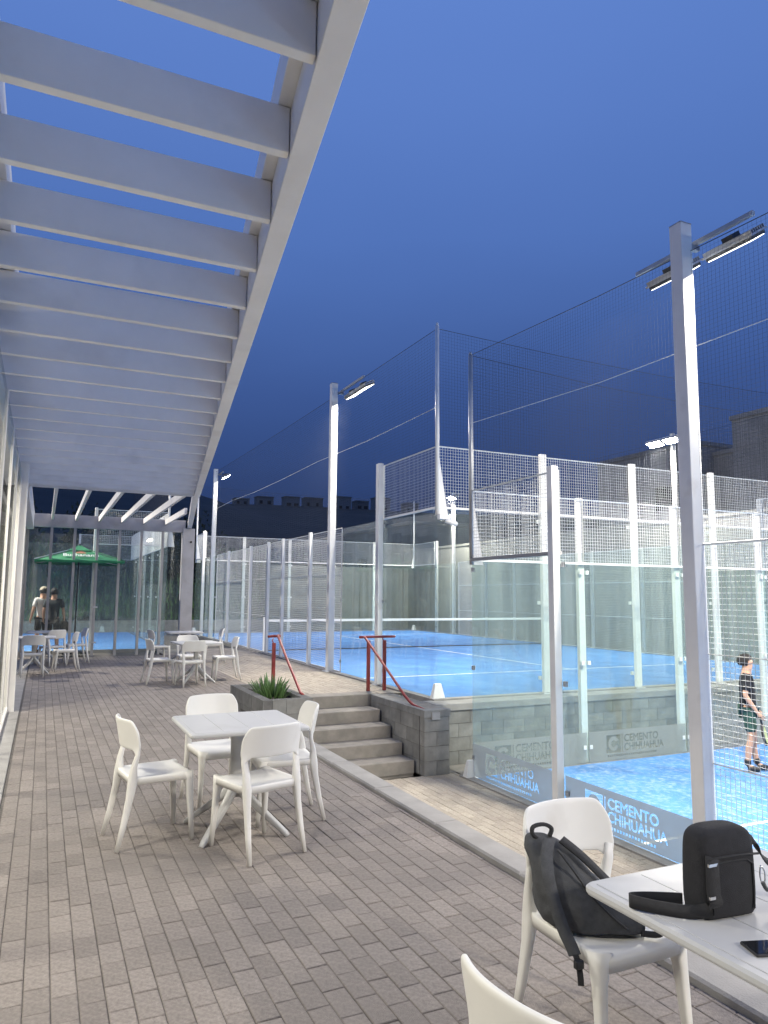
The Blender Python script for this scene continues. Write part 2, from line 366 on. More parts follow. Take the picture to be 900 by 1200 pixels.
# retaining wall of the upper court
rw = thing('retaining_wall', (5.4, 9.75, ZL), 'long grey concrete block retaining wall under the upper court behind the lower court glass', 'wall')
block_wall(rw, (5.37, 9.72), (16.6, 9.72), ZL, 4)
b = MB(); b.cbox(5.37, 16.6, 9.62, 10.06, -.1, -.002, .008); b.build('coping', M_kerb, rw)
# planter ------------------------------------------------------------
pl = thing('planter', (3.05, 10.6, 0), 'low grey concrete block planter at the head of the stairs', 'planter')
block_wall(pl, (2.80, 9.62), (2.80, 11.5), -.2, 2, .12)
block_wall(pl, (2.862, 9.68), (3.44, 9.68), -1.0, 6, .12)
block_wall(pl, (3.38, 9.742), (3.38, 11.5), -1.0, 6, .12)
block_wall(pl, (2.862, 11.44), (3.318, 11.44), -.2, 2, .12)
b = MB(); b.grid(lambda u, v: (2.86+u*.46, 9.74+v*1.64, .125+.02*math.sin(u*9+v*13)+.012*math.sin(v*31+u*17)), 12, 30); b.box(2.861, 3.319, 9.741, 11.38, -.1, .08); b.build('soil', M_soil, pl)
# succulent plant
def plant(loc, n, label, spread=.2, h=.42, name='succulent_plant'):
    r = thing(name, loc, label, 'plant')
    var = []
    for k in range(6):
        b = MB(); bend = random.uniform(.1, .35); H_ = 1.0
        pts = [(bend*t*t*.5, 0, t) for t in (0, .25, .5, .75, .92, 1)]
        b.sect(pts, [(.045,.03),(.055,.035),(.05,.03),(.035,.022),(.018,.012),(.003,.003)], (0,1,0), 6, .9)
        var.append(mesh_only(b, 'leaf', M_leaf, True))
    for k in range(n):
        a = random.uniform(0, 2*PI); rr = spread*math.sqrt(random.random()); tilt = rr/spread*random.uniform(.1, .75)
        o = bpy.data.objects.new('leaf', random.choice(var)); C.objects.link(o); o.parent = r
        s_ = h*random.uniform(.55, 1.15)*(1-.25*rr/spread)
        o.scale = (s_*1.05, s_*1.05, s_); o.location = (rr*math.cos(a)*.65, rr*math.sin(a)*1.5, -.02)
        o.rotation_euler = Euler((0, tilt, a+random.uniform(-.5,.5)))
    return r
plant((3.08, 10.45, .12), 120, 'green aloe-like plant with upright pointed leaves in the block planter', .23, .36)
# handrails -----------------------------------------------------------
def handrail(loc_x, label, right):
    r = thing('handrail', (loc_x, 11.2, 0), label, 'handrail', 'red handrails of the stairs')
    def post(x, y, z0, z1):
        b = MB(); b.box(x-.026, x+.026, y-.026, y+.026, z0, z1); bevel(b.build('post', M_red, r), .005)
    if right:
        post(5.06, 11.42, 0, .84); post(5.36, 11.42, 0, .84)
        b = MB(); b.path([(4.90,11.45,.895),(5.02,11.44,.90),(5.5,11.42,.90),(5.56,11.42,.90)], .021, 10); b.build('top_rail', M_red, r, True)
        b = MB(); b.path([(4.98,11.42,.90),(4.985,11.38,.885),(5.0,10.9,.62),(5.02,9.95,.10),(5.03,9.82,.04),(5.03,9.70,.005),(5.03,9.34,-.02),(5.03,9.31,-.05),(5.03,9.30,-.2)], .021, 10); b.build('rail', M_red, r, True)
        for x in (5.06, 5.36):
            b = MB(); b.path([(x,11.42,.83),(x-.03,11.42,.85),(x-.04,11.42,.89)], .009, 6); b.build('bracket', M_red, r, True)
    else:
        post(3.38, 11.35, .2, .84)
        b = MB(); b.path([(3.33,11.52,.93),(3.42,11.46,.94),(3.50,11.40,.94)], .021, 10); b.build('top_rail', M_red, r, True)
        b = MB(); b.path([(3.48,11.46,.95),(3.46,11.38,.93),(3.44,10.9,.66),(3.42,10.1,.21),(3.42,9.98,.19)], .021, 10); b.build('rail', M_red, r, True)
        b = MB(); b.path([(3.38,11.35,.83),(3.36,11.38,.87),(3.39,11.42,.91)], .009, 6); b.build('bracket', M_red, r, True)
handrail(5.05, 'dark red steel handrail with two posts at the right side of the stairs', True)
handrail(3.4, 'dark red sloping handrail behind the planter plant at the left side of the stairs', False)

# ------------------------------------------------------------------ court surfaces
def court(name, x0, x1, y0, y1, z, m, axis='y', net=None):
    r = sroot(name, ((x0+x1)/2, (y0+y1)/2, z))
    b = MB(); b.box(x0, x1, y0, y1, z-.06, z+.002); b.build('turf', m, r)
    def line(a0, a1, b0, b1):
        q = MB(); q.box(a0, a1, b0, b1, z+.0035, z+.006); q.build('court_line', M_line, r)
    if axis == 'y':
        ym = (y0+y1)/2; xm = (x0+x1)/2
        line(x0+.05, x1-.05, y0+3.0, y0+3.05); line(x0+.05, x1-.05, y1-3.05, y1-3.0); line(xm-.025, xm+.025, y0+3.052, y1-3.052)
    else:
        ym = (y0+y1)/2; xm = (x0+x1)/2
        line(x0+3.0, x0+3.05, y0+.05, y1-.05); line(x1-3.05, x1-3.0, y0+.05, y1-.05); line(x0+3.052, x1-3.052, ym-.025, ym+.025)
    # perimeter kerb
    q = MB(); q.box(x0-.14, x0, y0-.14, y1+.14, z-.1, z+.02); q.box(x1, x1+.14, y0-.14, y1+.14, z-.1, z+.02)
    q.box(x0, x1, y0-.14, y0, z-.1, z+.021); q.box(x0, x1, y1, y1+.14, z-.1, z+.021); q.build('edge_beam', M_kerb, r)
    return r
UX0, UX1, UY0, UY1 = 5.67, 15.82, 10.12, 30.5
LX0, LX1, LY0, LY1 = 5.55, 15.7, -11.4, 8.9
TX0, TX1, TY0, TY1 = -16.9, 3.3, 22.3, 32.4
court('upper_court_surface', UX0, UX1, UY0, UY1, 0, M_turf2)
court('lower_court_surface', LX0, LX1, LY0, LY1, ZL, M_turf)
court('far_court_surface', TX0, TX1, TY0, TY1, 0, M_turf, 'x')

# ------------------------------------------------------------------ court cages
def wires(b, o, du, dv, nu, nv, r=.0021, arc=0):
    o = Vector(o); du = Vector(du); dv = Vector(dv)
    for i in range(nu+1): b.strand(o+du*(i/nu), o+du*(i/nu)+dv, r)
    for j in range(nv+1): b.strand(o+dv*(j/nv), o+dv*(j/nv)+du, r)
def mesh_panel(root, p0, p1, z0, z1, cell=.05, r=.0029, frame=True, fr=.014, rr=None):
    p0 = Vector((*p0, 0)); p1 = Vector((*p1, 0)); d = p1-p0; L = d.length; dn = d.normalized()
    b = MB(); wires(b, (p0.x, p0.y, z0), d, (0,0,z1-z0), max(1, round(L/cell)), max(1, round((z1-z0)/cell)), r)
    if frame:
        for z in (z0, z1): b.strand((p0.x,p0.y,z), (p1.x,p1.y,z), fr)
        for p in (p0, p1): b.strand((p.x,p.y,z0), (p.x,p.y,z1), fr)
    return b.build('mesh_panel', M_wire, root)
def glass_panel(root, p0, p1, z0, z1, m=None, t=.012):
    p0 = Vector((*p0, 0)); p1 = Vector((*p1, 0)); d = p1-p0; L = d.length; ang = math.atan2(d.y, d.x)
    b = MB(); b.box(.006, L-.006, -t/2, t/2, z0, z1, Matrix.Translation((p0.x,p0.y,0))@Matrix.Rotation(ang, 4, 'Z'))
    return b.build('glass_panel', m or M_glass, root)
_cl = {}
def clamp(root, x, y, z, ang, dark=False):
    k = 'd' if dark else 'l'
    if k not in _cl:
        b = MB(); b.box(-.026, .026, -.016, -.006, -.03, .03); b.box(-.026, .026, .006, .016, -.03, .03); b.tube((0,-.022,0),(0,.022,0),.011,8)
        _cl[k] = mesh_only(b, 'clamp', M_galv if dark else M_wire)
    place(_cl[k], 'clamp', root, (x, y, z), (0,0,ang))
_po = {}
def post(root, x, y, z0, z1, wx=.1, wy=.12, m=None, name='post'):
    b = MB(); b.box(x-wx/2, x+wx/2, y-wy/2, y+wy/2, z0, z1); b.box(x-wx/2-.04, x+wx/2+.04, y-wy/2-.04, y+wy/2+.04, z0-.001, z0+.012)
    return bevel(b.build(name, m or M_white, root), .006)
def end_wall(root, xs, y, z, out, full=4.02, g=3.0):
    # glass wall along X with mesh above; posts on the outer side
    n = len(xs)-1
    for i in range(n):
        glass_panel(root, (xs[i], y), (xs[i+1], y), z+.02, z+g)
        mesh_panel(root, (xs[i], y), (xs[i+1], y), z+g+.02, z+full)
    for x in xs[1:-1]:
        post(root, x, y+out*.085, z, z+full+.03, .12, .07)
        for zz in (.25, 1.5, 2.88):
            clamp(root, x-.06, y, z+zz, 0); clamp(root, x+.06, y, z+zz, 0)
    b = MB(); b.box(xs[0], xs[-1], y-.02, y+.02, z+g+.0, z+g+.035); b.build('rail', M_white, root)
def side_wall(root, x, ys, z, out, near_end=True, tall=(), heights=None):
    pass
CG = 'welded steel and glass cages round the padel courts'
# ---- upper court cage
uc = thing('court_cage', (UX0, UY0, 0), 'white steel and glass cage round the upper blue court beyond the stairs', 'court cage')
uxs = [UX0+2.03*k for k in range(6)]
end_wall(uc, uxs, UY0, 0, -1); 
end_wall(uc, uxs, UY1, 0, 1)
def long_side(root, x, y0, y1, z, out, posts, lights, far=False, axis='y'):
    # corner panels 3 m glass + mesh, second glass panel, mesh in between; posts = list of y
    for s_, a in ((1, y0), (-1, y1)):
        g1, g2 = a+s_*2.03, a+s_*4.05
        glass_panel(root, (x, min(a,g1)), (x, max(a,g1)), z+.02, z+3.0)
        glass_panel(root, (x, min(g1,g2)), (x, max(g1,g2)), z+.02, z+3.0)
        mesh_panel(root, (x, min(a,g1)), (x, max(a,g1)), z+3.02, z+4.02)
        b = MB(); b.box(x-.02, x+.02, min(a,g1), max(a,g1), z+3.0, z+3.035); b.build('rail', M_white, root)
        post(root, x+out*.09, g1, z, z+4.05, .1, .13)
        for zz in (.25, 1.5, 2.88):
            clamp(root, x+out*.03, g1-.05, z+zz, PI/2, True); clamp(root, x+out*.03, g2, z+zz, PI/2, True)
    ms = [y0+4.1]+posts+[y1-4.1]
    for i in range(len(ms)-1):
        mesh_panel(root, (x, ms[i]), (x, ms[i+1]), z+.03, z+3.02)
        for zz in (1.02, 2.05):
            q = MB(); q.strand((x, ms[i], z+zz), (x, ms[i+1], z+zz), .009); q.build('rail', M_white, root)
    for p in posts: post(root, x+out*.05, p, z, z+3.06, .07, .1)
long_side(uc, UX0, UY0, UY1, 0, -1, [16.1, 18.25, 19.6, 21.5, 24.4], [])
long_side(uc, UX1, UY0, UY1, 0, 1, [16.1, 18.25, 20.4, 22.5, 24.4], [])
# corner tubes, white corner feet
def corner_tube(root, x, y, z0, z1, sgx=1, m=None):
    b = MB(); b.tube((x, y, z0), (x, y, z1), .033, 12, cap=True); b.tube((x, y, z1), (x, y, z1+.05), .02, 8); b.build('corner_tube', m or M_white, root, True)
    b = MB(); b.add([(x+.03, y-.01, z0), (x+.16*sgx+.03, y-.01, z0), (x+.03, y-.01, z0+.95), (x+.03, y+.01, z0), (x+.16*sgx+.03, y+.01, z0), (x+.03, y+.01, z0+.95)],
                     [(0,1,2),(5,4,3),(0,3,4,1),(1,4,5,2),(2,5,3,0)]); b.build('gusset', m or M_white, root)
def corner_foot(root, x, y, z):
    b = MB(); b.add([(x-.11,y-.06,z),(x+.11,y-.06,z),(x+.11,y+.06,z),(x-.11,y+.06,z),(x-.055,y-.03,z+.24),(x+.055,y-.03,z+.24),(x+.055,y+.03,z+.24),(x-.055,y+.03,z+.24)],
        [(3,2,1,0),(4,5,6,7),(0,1,5,4),(1,2,6,5),(2,3,7,6),(3,0,4,7)]); bevel(b.build('corner_foot', M_white, root), .006)
corner_tube(uc, UX0, UY0, 2.9, 6.05); corner_foot(uc, UX0-.0, UY0, .0)
corner_tube(uc, UX1, UY1, 2.9, 6.05, -1); corner_tube(uc, UX1, UY0, 2.9, 6.05, -1); corner_tube(uc, UX0, UY1, 2.9, 6.05); corner_foot(uc, UX0, UY1, 0); corner_foot(uc, UX1, UY1, 0)
# ---- lower court cage
lc = thing('court_cage', (LX0, LY1, ZL), 'white steel and glass cage round the lower blue court at the right', 'court cage')
lxs = [LX0+2.03*k for k in range(6)]
end_wall(lc, lxs, LY1, ZL, 1)
for s_ in (0,):
    g1, g2 = LY1-1.97, LY1-3.98
    glass_panel(lc, (LX0, g1), (LX0, LY1), ZL+.02, ZL+3.0); glass_panel(lc, (LX0, g2), (LX0, g1), ZL+.02, ZL+3.0)
    mesh_panel(lc, (LX0, g1), (LX0, LY1), ZL+3.04, ZL+4.02, .05, .0022)
    b = MB(); b.box(LX0-.03, LX0+.03, g1, LY1, ZL+3.0, ZL+3.045); b.build('rail', M_grayst, lc)
    post(lc, LX0-.09, g1, ZL, ZL+4.06, .1, .1)
    for zz in (.28, 1.5, 2.88): clamp(lc, LX0-.02, g1-.08, ZL+zz, PI/2, True); clamp(lc, LX0, LY1-.03, ZL+zz, PI/2, True)
ys = [LY1-3.98, 2.85, .8, -1.25, -3.3, -5.35, -7.4]
for i in range(len(ys)-1):
    mesh_panel(lc, (LX0, ys[i+1]), (LX0, ys[i]), ZL+.03, ZL+3.0, .05, .0021)
    for zz in (1.02, 1.99):
        q = MB(); q.strand((LX0+.004, ys[i], ZL+zz), (LX0+.004, ys[i+1], ZL+zz), .006); q.build('rail', M_grayst, lc)
    if i: post(lc, LX0-.05, ys[i], ZL, ZL+3.05, .07, .1)
    mesh_panel(lc, (LX1, ys[i+1]), (LX1, ys[i]), ZL+.03, ZL+3.0, .05, .0021); post(lc, LX1+.05, ys[i], ZL, ZL+3.05, .07, .1)
for a in (LY1-2.03, LY1-4.05): glass_panel(lc, (LX1, a), (LX1, a+2.03), ZL+.02, ZL+3)
mesh_panel(lc, (LX1, LY1-2.03), (LX1, LY1), ZL+3.02, ZL+4.02)
corner_tube(lc, LX0, LY1, ZL+2.95, 5.15, 1, M_galv); corner_foot(lc, LX0-.03, LY1+.0, ZL)
# frosted vinyl bands with cut-out lettering on the lower side glass
def text_splines(body, size, x, z, offset=.012, shear=0, sx=1.0):
    cu = bpy.data.curves.new('t', 'FONT'); cu.body = body; cu.size = size; cu.offset = offset*size; cu.resolution_u = 3
    o = bpy.data.objects.new('t', cu); C.objects.link(o)
    dg = bpy.context.evaluated_depsgraph_get(); me = bpy.data.meshes.new_from_object(o.evaluated_get(dg))
    bm = bmesh.new(); bm.from_mesh(me); loops = []
    be = [e for e in bm.edges if len(e.link_faces) == 1]; adj = {}
    for e in be:
        for v in e.verts: adj.setdefault(v.index, []).append(e)
    seen = set()
    for e in be:
        if e.index in seen: continue
        seen.add(e.index); s0 = e.verts[0]; cur = e.verts[1]; lp = [s0.co.copy()]; pe = e
        while cur.index != s0.index:
            lp.append(cur.co.copy()); nx = [q for q in adj[cur.index] if q.index not in seen]
            if not nx: break
            pe = nx[0]; seen.add(pe.index); cur = pe.other_vert(cur)
        loops.append([(p.x*sx+x, p.y+z) for p in lp])
    bm.free(); bpy.data.objects.remove(o)
    return loops
def vinyl(root, x, ya, yb, z0, z1):
    # local: u runs from far end (yb) towards the camera (ya)
    L = yb-ya; Hh = z1-z0
    cu = bpy.data.curves.new('frosted_band', 'CURVE'); cu.dimensions = '2D'; cu.fill_mode = 'BOTH'
    def spl(pts):
        s_ = cu.splines.new('POLY'); s_.points.add(len(pts)-1)
        for q, p in zip(s_.points, pts): q.co = (p[0], p[1], 0, 1)
        s_.use_cyclic_u = True
    spl([(0,0),(L,0),(L,Hh),(0,Hh)])
    # clear square with frosted ring emblem
    a = .30*L
    spl([(a-.26,.10),(a+.02,.10),(a+.02,Hh-.07),(a-.26,Hh-.07)])
    cx, cz = a-.12, Hh*.54
    def arc(r, a0, a1, n=20): return [(cx+r*math.cos(a0+(a1-a0)*k/n), cz+r*math.sin(a0+(a1-a0)*k/n)) for k in range(n+1)]
    spl(arc(.105, .5, 2*PI-.5)+arc(.05, 2*PI-.5, .5))
    spl([(a+.045,.10),(a+.06,.10),(a+.06,Hh-.07),(a+.045,Hh-.07)])
    for lp in text_splines('CEMENTO', .155, a+.09, .255, .026, sx=.98): spl(lp)
    for lp in text_splines('CHIHUAHUA', .155, a+.09, .120, .026, sx=.89): spl(lp)
    for k in range(24): spl([(a-.24+k*.042, .045), (a-.215+k*.042, .045), (a-.215+k*.042, .075), (a-.24+k*.042, .075)])
    o = bpy.data.objects.new('frosted_band', cu); C.objects.link(o)
    dg = bpy.context.evaluated_depsgraph_get(); me = bpy.data.meshes.new_from_object(o.evaluated_get(dg)); bpy.data.objects.remove(o)
    me.name = 'frosted_band'; me.materials.clear(); me.materials.append(M_frost)
    o = bpy.data.objects.new('frosted_band', me); C.objects.link(o); o.parent = root
    # map (u,v) -> world (x, yb-u, z0+v)
    o.matrix_local = Matrix.Translation(Vector((x, yb, z0))-root.location)@Matrix(((0,0,-1,0),(-1,0,0,0),(0,1,0,0),(0,0,0,1)))
    return o
vinyl(lc, LX0-.0075, LY1-1.96, LY1-.01, ZL+.03, ZL+.47)
vinyl(lc, LX0-.0075, LY1-3.97, LY1-2.0, ZL+.03, ZL+.47)
# matching band on the end glass (seen from inside the court)
def vinyl_x(root, xa, xb, y, z0, z1):
    o = vinyl(root, 0, 0, xb-xa, 0, z1-z0); o.data.materials[0] = M_frost2
    o.matrix_local = Matrix.Translation(Vector((xa, y, z0))-root.location)@Matrix(((1,0,0,0),(0,0,-1,0),(0,1,0,0),(0,0,0,1)))
for k in range(3): vinyl_x(lc, lxs[k]+.02, lxs[k+1]-.02, LY1-.0085, ZL+.03, ZL+.47)

# ---- far court cage
tcg = thing('court_cage', (TX1, TY0, 0), 'white steel and glass cage round the far blue court behind the umbrella', 'court cage')
for y_, o_ in ((TY0, -1), (TY1, 1)):
    for k in range(2):
        a, b_ = TX1-2.03*(k+1), TX1-2.03*k
        glass_panel(tcg, (a, y_), (b_, y_), .02, 3); 
        if k == 0: mesh_panel(tcg, (a, y_), (b_, y_), 3.02, 4.02)
    for k in range(1, 5):
        post(tcg, TX1-2.03*k, y_+o_*.07, 0, 4.05 if k == 1 else 3.05, .08, .08)
    if y_ == TY1:
        mesh_panel(tcg, (TX1-8.1, y_), (TX1-4.06, y_), .03, 3.02)
tys = [TY0+2.02*k for k in range(6)]
for k in range(5):
    glass_panel(tcg, (TX1, tys[k]), (TX1, tys[k+1]), .02, 3); mesh_panel(tcg, (TX1, tys[k]), (TX1, tys[k+1]), 3.02, 4.02)
    if k: post(tcg, TX1+.09, tys[k], 0, 4.05, .07, .12); [clamp(tcg, TX1, tys[k], zz, PI/2) for zz in (.3, 1.5, 2.85)]
b = MB(); b.box(TX1-2.03, TX1, TY0-.02, TY0+.02, 3, 3.03); b.box(TX1-.02, TX1+.02, TY0, TY1, 3.0, 3.03); b.build('rail', M_white, tcg)
corner_tube(tcg, TX1, TY0, 3, 6, 1); corner_foot(tcg, TX1-1.0, TY1+.1, 0)

# ------------------------------------------------------------------ court net
def court_net(x0, x1, y, z, label):
    r = thing('court_net', ((x0+x1)/2, y, z), label, 'net')
    for x in (x0+.12, x1-.12):
        b = MB(); b.box(x-.04, x+.04, y-.04, y+.04, z, z+.96); bevel(b.build('post', M_white, r)); b = MB(); b.box(x+.045, x+.065, y-.02, y+.02, z+.05, z+.93); b.build('tensioner', M_black, r)
    b = MB(); b.box(x0+.18, x1-.18, y-.006, y+.006, z+.83, z+.90); b.build('tape', M_line, r)
    b = MB(); wires(b, (x0+.18, y, z+.03), (x1-x0-.36, 0, 0), (0, 0, .80), int((x1-x0)/.045), 18, .0016); b.build('netting', M_net, r)['kind'] = 'stuff'
    b = MB(); b.box(x0+.18, x1-.18, y-.004, y+.004, z+.01, z+.04); b.build('lower_tape', M_black, r)
court_net(UX0, UX1, 20.4, 0, 'black court net with white top tape across the upper court')

# ------------------------------------------------------------------ safety netting above the cages
def net_panel(name, a0, a1, bot, top, label, sag=.1, cell=.055, r=.0011, mid=0):
    # a0,a1 xy ends ; bot,top (z0,z1) at each end
    A = Vector((*a0, 0)); B = Vector((*a1, 0)); L = (B-A).length; n = int(L/cell)
    o = thing(name, (A.x, A.y, bot[0]), label, 'netting', 'safety netting hung above the court cages')
    def P(u, v):
        p = A.lerp(B, u); z0 = bot[0]+(bot[1]-bot[0])*u; z1 = top[0]+(top[1]-top[0])*u-sag*4*u*(1-u)
        return Vector((p.x, p.y, z0+(z1-z0)*v))
    b = MB()
    for i in range(n+1): b.strand(P(i/n, 0), P(i/n, 1), r)
    m = int((top[0]-bot[0])/cell); seg = max(4, int(L/2.5))
    for j in range(m+1):
        for k in range(seg): b.strand(P(k/seg, j/m), P((k+1)/seg, j/m), r)
    b.build('netting', M_net, o)['kind'] = 'stuff'
    c = MB()
    for k in range(seg): c.strand(P(k/seg, 1), P((k+1)/seg, 1), .005)
    c.build('border_rope', M_net, o)
    if mid:
        c = MB()
        for k in range(seg): c.strand(P(k/seg, mid)+Vector((0,0,-.03*math.sin(k*2.2))), P((k+1)/seg, mid)+Vector((0,0,-.03*math.sin((k+1)*2.2))), .0055)
        c.build('middle_rope', M_line, o)
    return o
net_panel('safety_net', (UX0, UY0), (UX1, UY0), (4.02, 4.02), (6.0, 6.0), 'fine black netting above the near end of the upper court', .12)
net_panel('safety_net', (UX0, UY0), (UX0, 27.2), (3.05, 3.05), (6.0, 6.2), 'fine black netting along the terrace side of the upper court', .05, mid=.55)
net_panel('safety_net', (UX1, UY0), (UX1, UY1), (3.05, 3.05), (6.1, 6.1), 'fine black netting along the far right side of the upper court', .1, .09, .002)
net_panel('safety_net', (UX0, UY1), (UX1, UY1), (4.05, 4.05), (6.1, 6.1), 'fine black netting above the far end of the upper court', .1, .09, .002)
net_panel('safety_net', (LX0, LY1), (LX1, LY1), (3.12, 3.12), (5.15, 5.15), 'fine black netting above the far end of the lower court', .2)
net_panel('safety_net', (LX0, LY1), (LX0, -2.0), (2.12, 2.12), (5.15, 4.95), 'fine black netting along the walk side of the lower court round the tall light pole', .12, .045, .0008, .66)
net_panel('safety_net', (TX1, TY0), (TX1, TY1), (4.02, 4.02), (6, 6), 'fine black netting above the end of the far court', .1, .09, .002)
net_panel('safety_net', (TX0+8, TY1), (TX1, TY1), (3.05, 3.05), (6, 6), 'fine black netting along the back of the far court', .1, .09, .002)
for (a, b_, lab) in [] and [((15.75, 26.0, 8.2), (15.75, -2.0, 6.7), 'pale steel cable sloping above the far side of the lower court'), ((UX1, 36.0, 9.9), (UX1, 26.0, 9.0), 'short pale steel cable above the upper court left of its corner tube')]:
    pass

# ------------------------------------------------------------------ light poles
def flood(root, c, yaw, tilt, n=1, L=.56, glow=None, aim=None, watts=FLOOD, size=(.5, .22)):
    M_ = Matrix.Translation(c)@Matrix.Rotation(yaw, 4, 'Z')@Matrix.Rotation(tilt, 4, 'X')
    h = MB(); h.box(-L/2, L/2, -.13, .13, 0, .02, M_)
    for k in range(7): h.box(-L/2+.01, L/2-.01, -.115+k*.035, -.105+k*.035, .02, .055, M_)
    f = h.build('floodlight', M_alu, root)
    q = MB(); q.box(-L/2+.03, L/2-.03, -.12, .12, -.035, -.001, M_); q.box(-.06, .06, -.06, .06, .056, .1, M_); f2 = q.build('driver_box', M_lampbody, root)
    q = MB(); q.box(-L/2+.04, L/2-.04, -.11, .11, -.042, -.036, M_); q.build('lamp_lens', glow or M_lamp, root)
    ld = bpy.data.lights.new('flood_lamp', 'AREA'); ld.shape = 'RECTANGLE'; ld.size = L-.1; ld.size_y = .2; ld.energy = watts; ld.color = FLOODCOL; ld.spread = math.radians(180)
    lo = bpy.data.objects.new('flood_lamp', ld); C.objects.link(lo); lo.parent = root
    lo.matrix_local = Matrix.Translation(-root.location)@M_@Matrix.Translation((0,0,-.06))
def light_pole(x, y, z0, z1, out, label, w=.15, tilt=-26, watts=FLOOD, heads=((.35,), (-.35,)), group='court light poles', glow=None, inw=.35, name='light_pole'):
    r = thing(name, (x, y, z0), label, 'light pole', group)
    b = MB(); b.box(x-w/2, x+w/2, y-w/2, y+w/2, z0, z1); b.box(x-w/2-.06, x+w/2+.06, y-w/2-.06, y+w/2+.06, z0, z0+.015); bevel(b.build('pole', M_white, r), .008)
    b = MB(); b.box(x-w/2-.001, x+w/2+.001, y-w/2-.001, y+w/2+.001, z1, z1+.006); b.build('cap', M_galv, r)
    ys_ = [h[0] for h in heads]
    b = MB(); b.box(x+out*(w/2), x+out*(w/2+.16), y-.025, y+.025, z1-.22, z1-.17)
    b.box(x+out*(w/2+.11)-.02, x+out*(w/2+.11)+.02, y+min(ys_)-.35, y+max(ys_)+.35, z1-.171, z1-.13); b.build('bracket', M_galv, r)
    for h in heads:
        flood(r, Vector((x+out*inw, y+h[0], z1-.26)), PI/2 if out > 0 else -PI/2, math.radians(tilt), watts=watts, glow=glow)
    return r
LG = 'court light poles'
light_pole(LX0-.05, 4.92, ZL, 5.25, 1, 'tall white light pole with two floodlights, the nearest pole, beside the lower court mesh', .145, -32, heads=((.42,), (-.32,)))
light_pole(LX0-.05, -6.6, ZL, 5.25, 1, 'white light pole of the lower court behind the camera', .17, -4, watts=FLOOD*2.6, heads=((.38,), (-.38,)))
light_pole(LX1+.05, 4.92, ZL, 5.25, -1, 'white light pole on the far side of the lower court', .15)
light_pole(LX1+.05, -6.6, ZL, 5.25, -1, 'white light pole at the back far side of the lower court', .15)
light_pole(UX0-.09, 14.62, 0, 6.25, 1, 'white light pole beside the glass of the upper court, left of the red handrail', .14, heads=((-.3,),(-.9,)))
light_pole(UX0-.0, 27.2, 0, 6.3, 1, 'distant white light pole with one lit lamp next to the pergola end', .14, glow=M_lampfar, heads=((-.1,),))
light_pole(UX1+.2, 14.9, 0, 6.25, -1, 'white light pole with a bright lamp in front of the concrete building', .10, glow=M_lampfar, heads=((-.3,),(.3,)))
light_pole(UX1+.35, 27.4, 0, 6.1, -1, 'far white light pole with two round bright lamps seen under the corner mesh', .12, glow=M_lampfar, heads=((-.45,),(.45,)))
light_pole(-3.5, TY0-.3, 0, 6.2, 1, 'white light pole of the far court hidden by the cafe wall', .12, watts=FLOOD*2.2, heads=((0,),))
light_pole(-2.5, TY1+.3, 0, 6.2, -1, 'white light pole at the back of the far court', .12, watts=FLOOD*1.6, heads=((0,),))
# small camera under the corner mesh
sc_ = thing('security_camera', (UX0-.05, UY0-.08, 2.9), 'small white security camera under the corner mesh of the upper court', 'camera')
b = MB(); b.box(UX0-.02, UX0+.10, UY0-.12, UY0-.04, 2.82, 2.9); b.build('bracket', M_white, sc_)
b = MB(); b.sect([(UX0+.06,UY0-.16,2.80),(UX0+.08,UY0-.17,2.79),(UX0+.22,UY0-.22,2.74),(UX0+.24,UY0-.23,2.735)], [(.03,.03),(.045,.045),(.04,.04),(.02,.02)], (0,0,1), 10, .9); b.build('camera_body', M_white, sc_, True)

# ------------------------------------------------------------------ pergola
pg = thing('pergola', (.5, 6, 0), 'large white slatted pergola roof over the terrace', 'pergola')
FX = lambda y: .70+.149*(y-1.9)       # inner edge of the fascia
def slab(x0f, x1f, ya, yb, z0, z1):
    b = MB(); b.add([(x0f(ya),ya,z0),(x1f(ya),ya,z0),(x1f(yb),yb,z0),(x0f(yb),yb,z0),(x0f(ya),ya,z1),(x1f(ya),ya,z1),(x1f(yb),yb,z1),(x0f(yb),yb,z1)],
                     [(3,2,1,0),(4,5,6,7),(0,1,5,4),(1,2,6,5),(2,3,7,6),(3,0,4,7)]); return b
bevel(slab(lambda y: FX(y), lambda y: FX(y)+.105, -2, 13.45, 3.385, 3.60).build('fascia', M_roof, pg), .003)
bevel(slab(lambda y: FX(y)-.055, lambda y: FX(y)+.10, -2, 13.4, 3.604, 3.80).build('ledger', M_roof, pg), .003)
y = 2.69-.555*8; k = 0
while y < 13.3:
    xr = FX(y)-.004
    b = MB(); b.add([(-.60,y,3.4),(xr,y,3.4),(xr+.007,y+.046,3.4),(-.60,y+.046,3.4),(-.60,y,3.60),(xr,y,3.60),(xr+.007,y+.046,3.60),(-.60,y+.046,3.60)],
                     [(3,2,1,0),(4,5,6,7),(0,1,5,4),(1,2,6,5),(2,3,7,6),(3,0,4,7)])
    bevel(b.build('slat', M_roof, pg), .004, 2); y += .555
b = MB(); b.box(-.55, -.405, -2, 13.45, 3.10, 3.397); bevel(b.build('wall_beam', M_roof, pg), .004)
b = MB(); b.box(-.40,-.27,-2,13.4,3.604,3.78); bevel(b.build('ledger', M_roof, pg), .004)
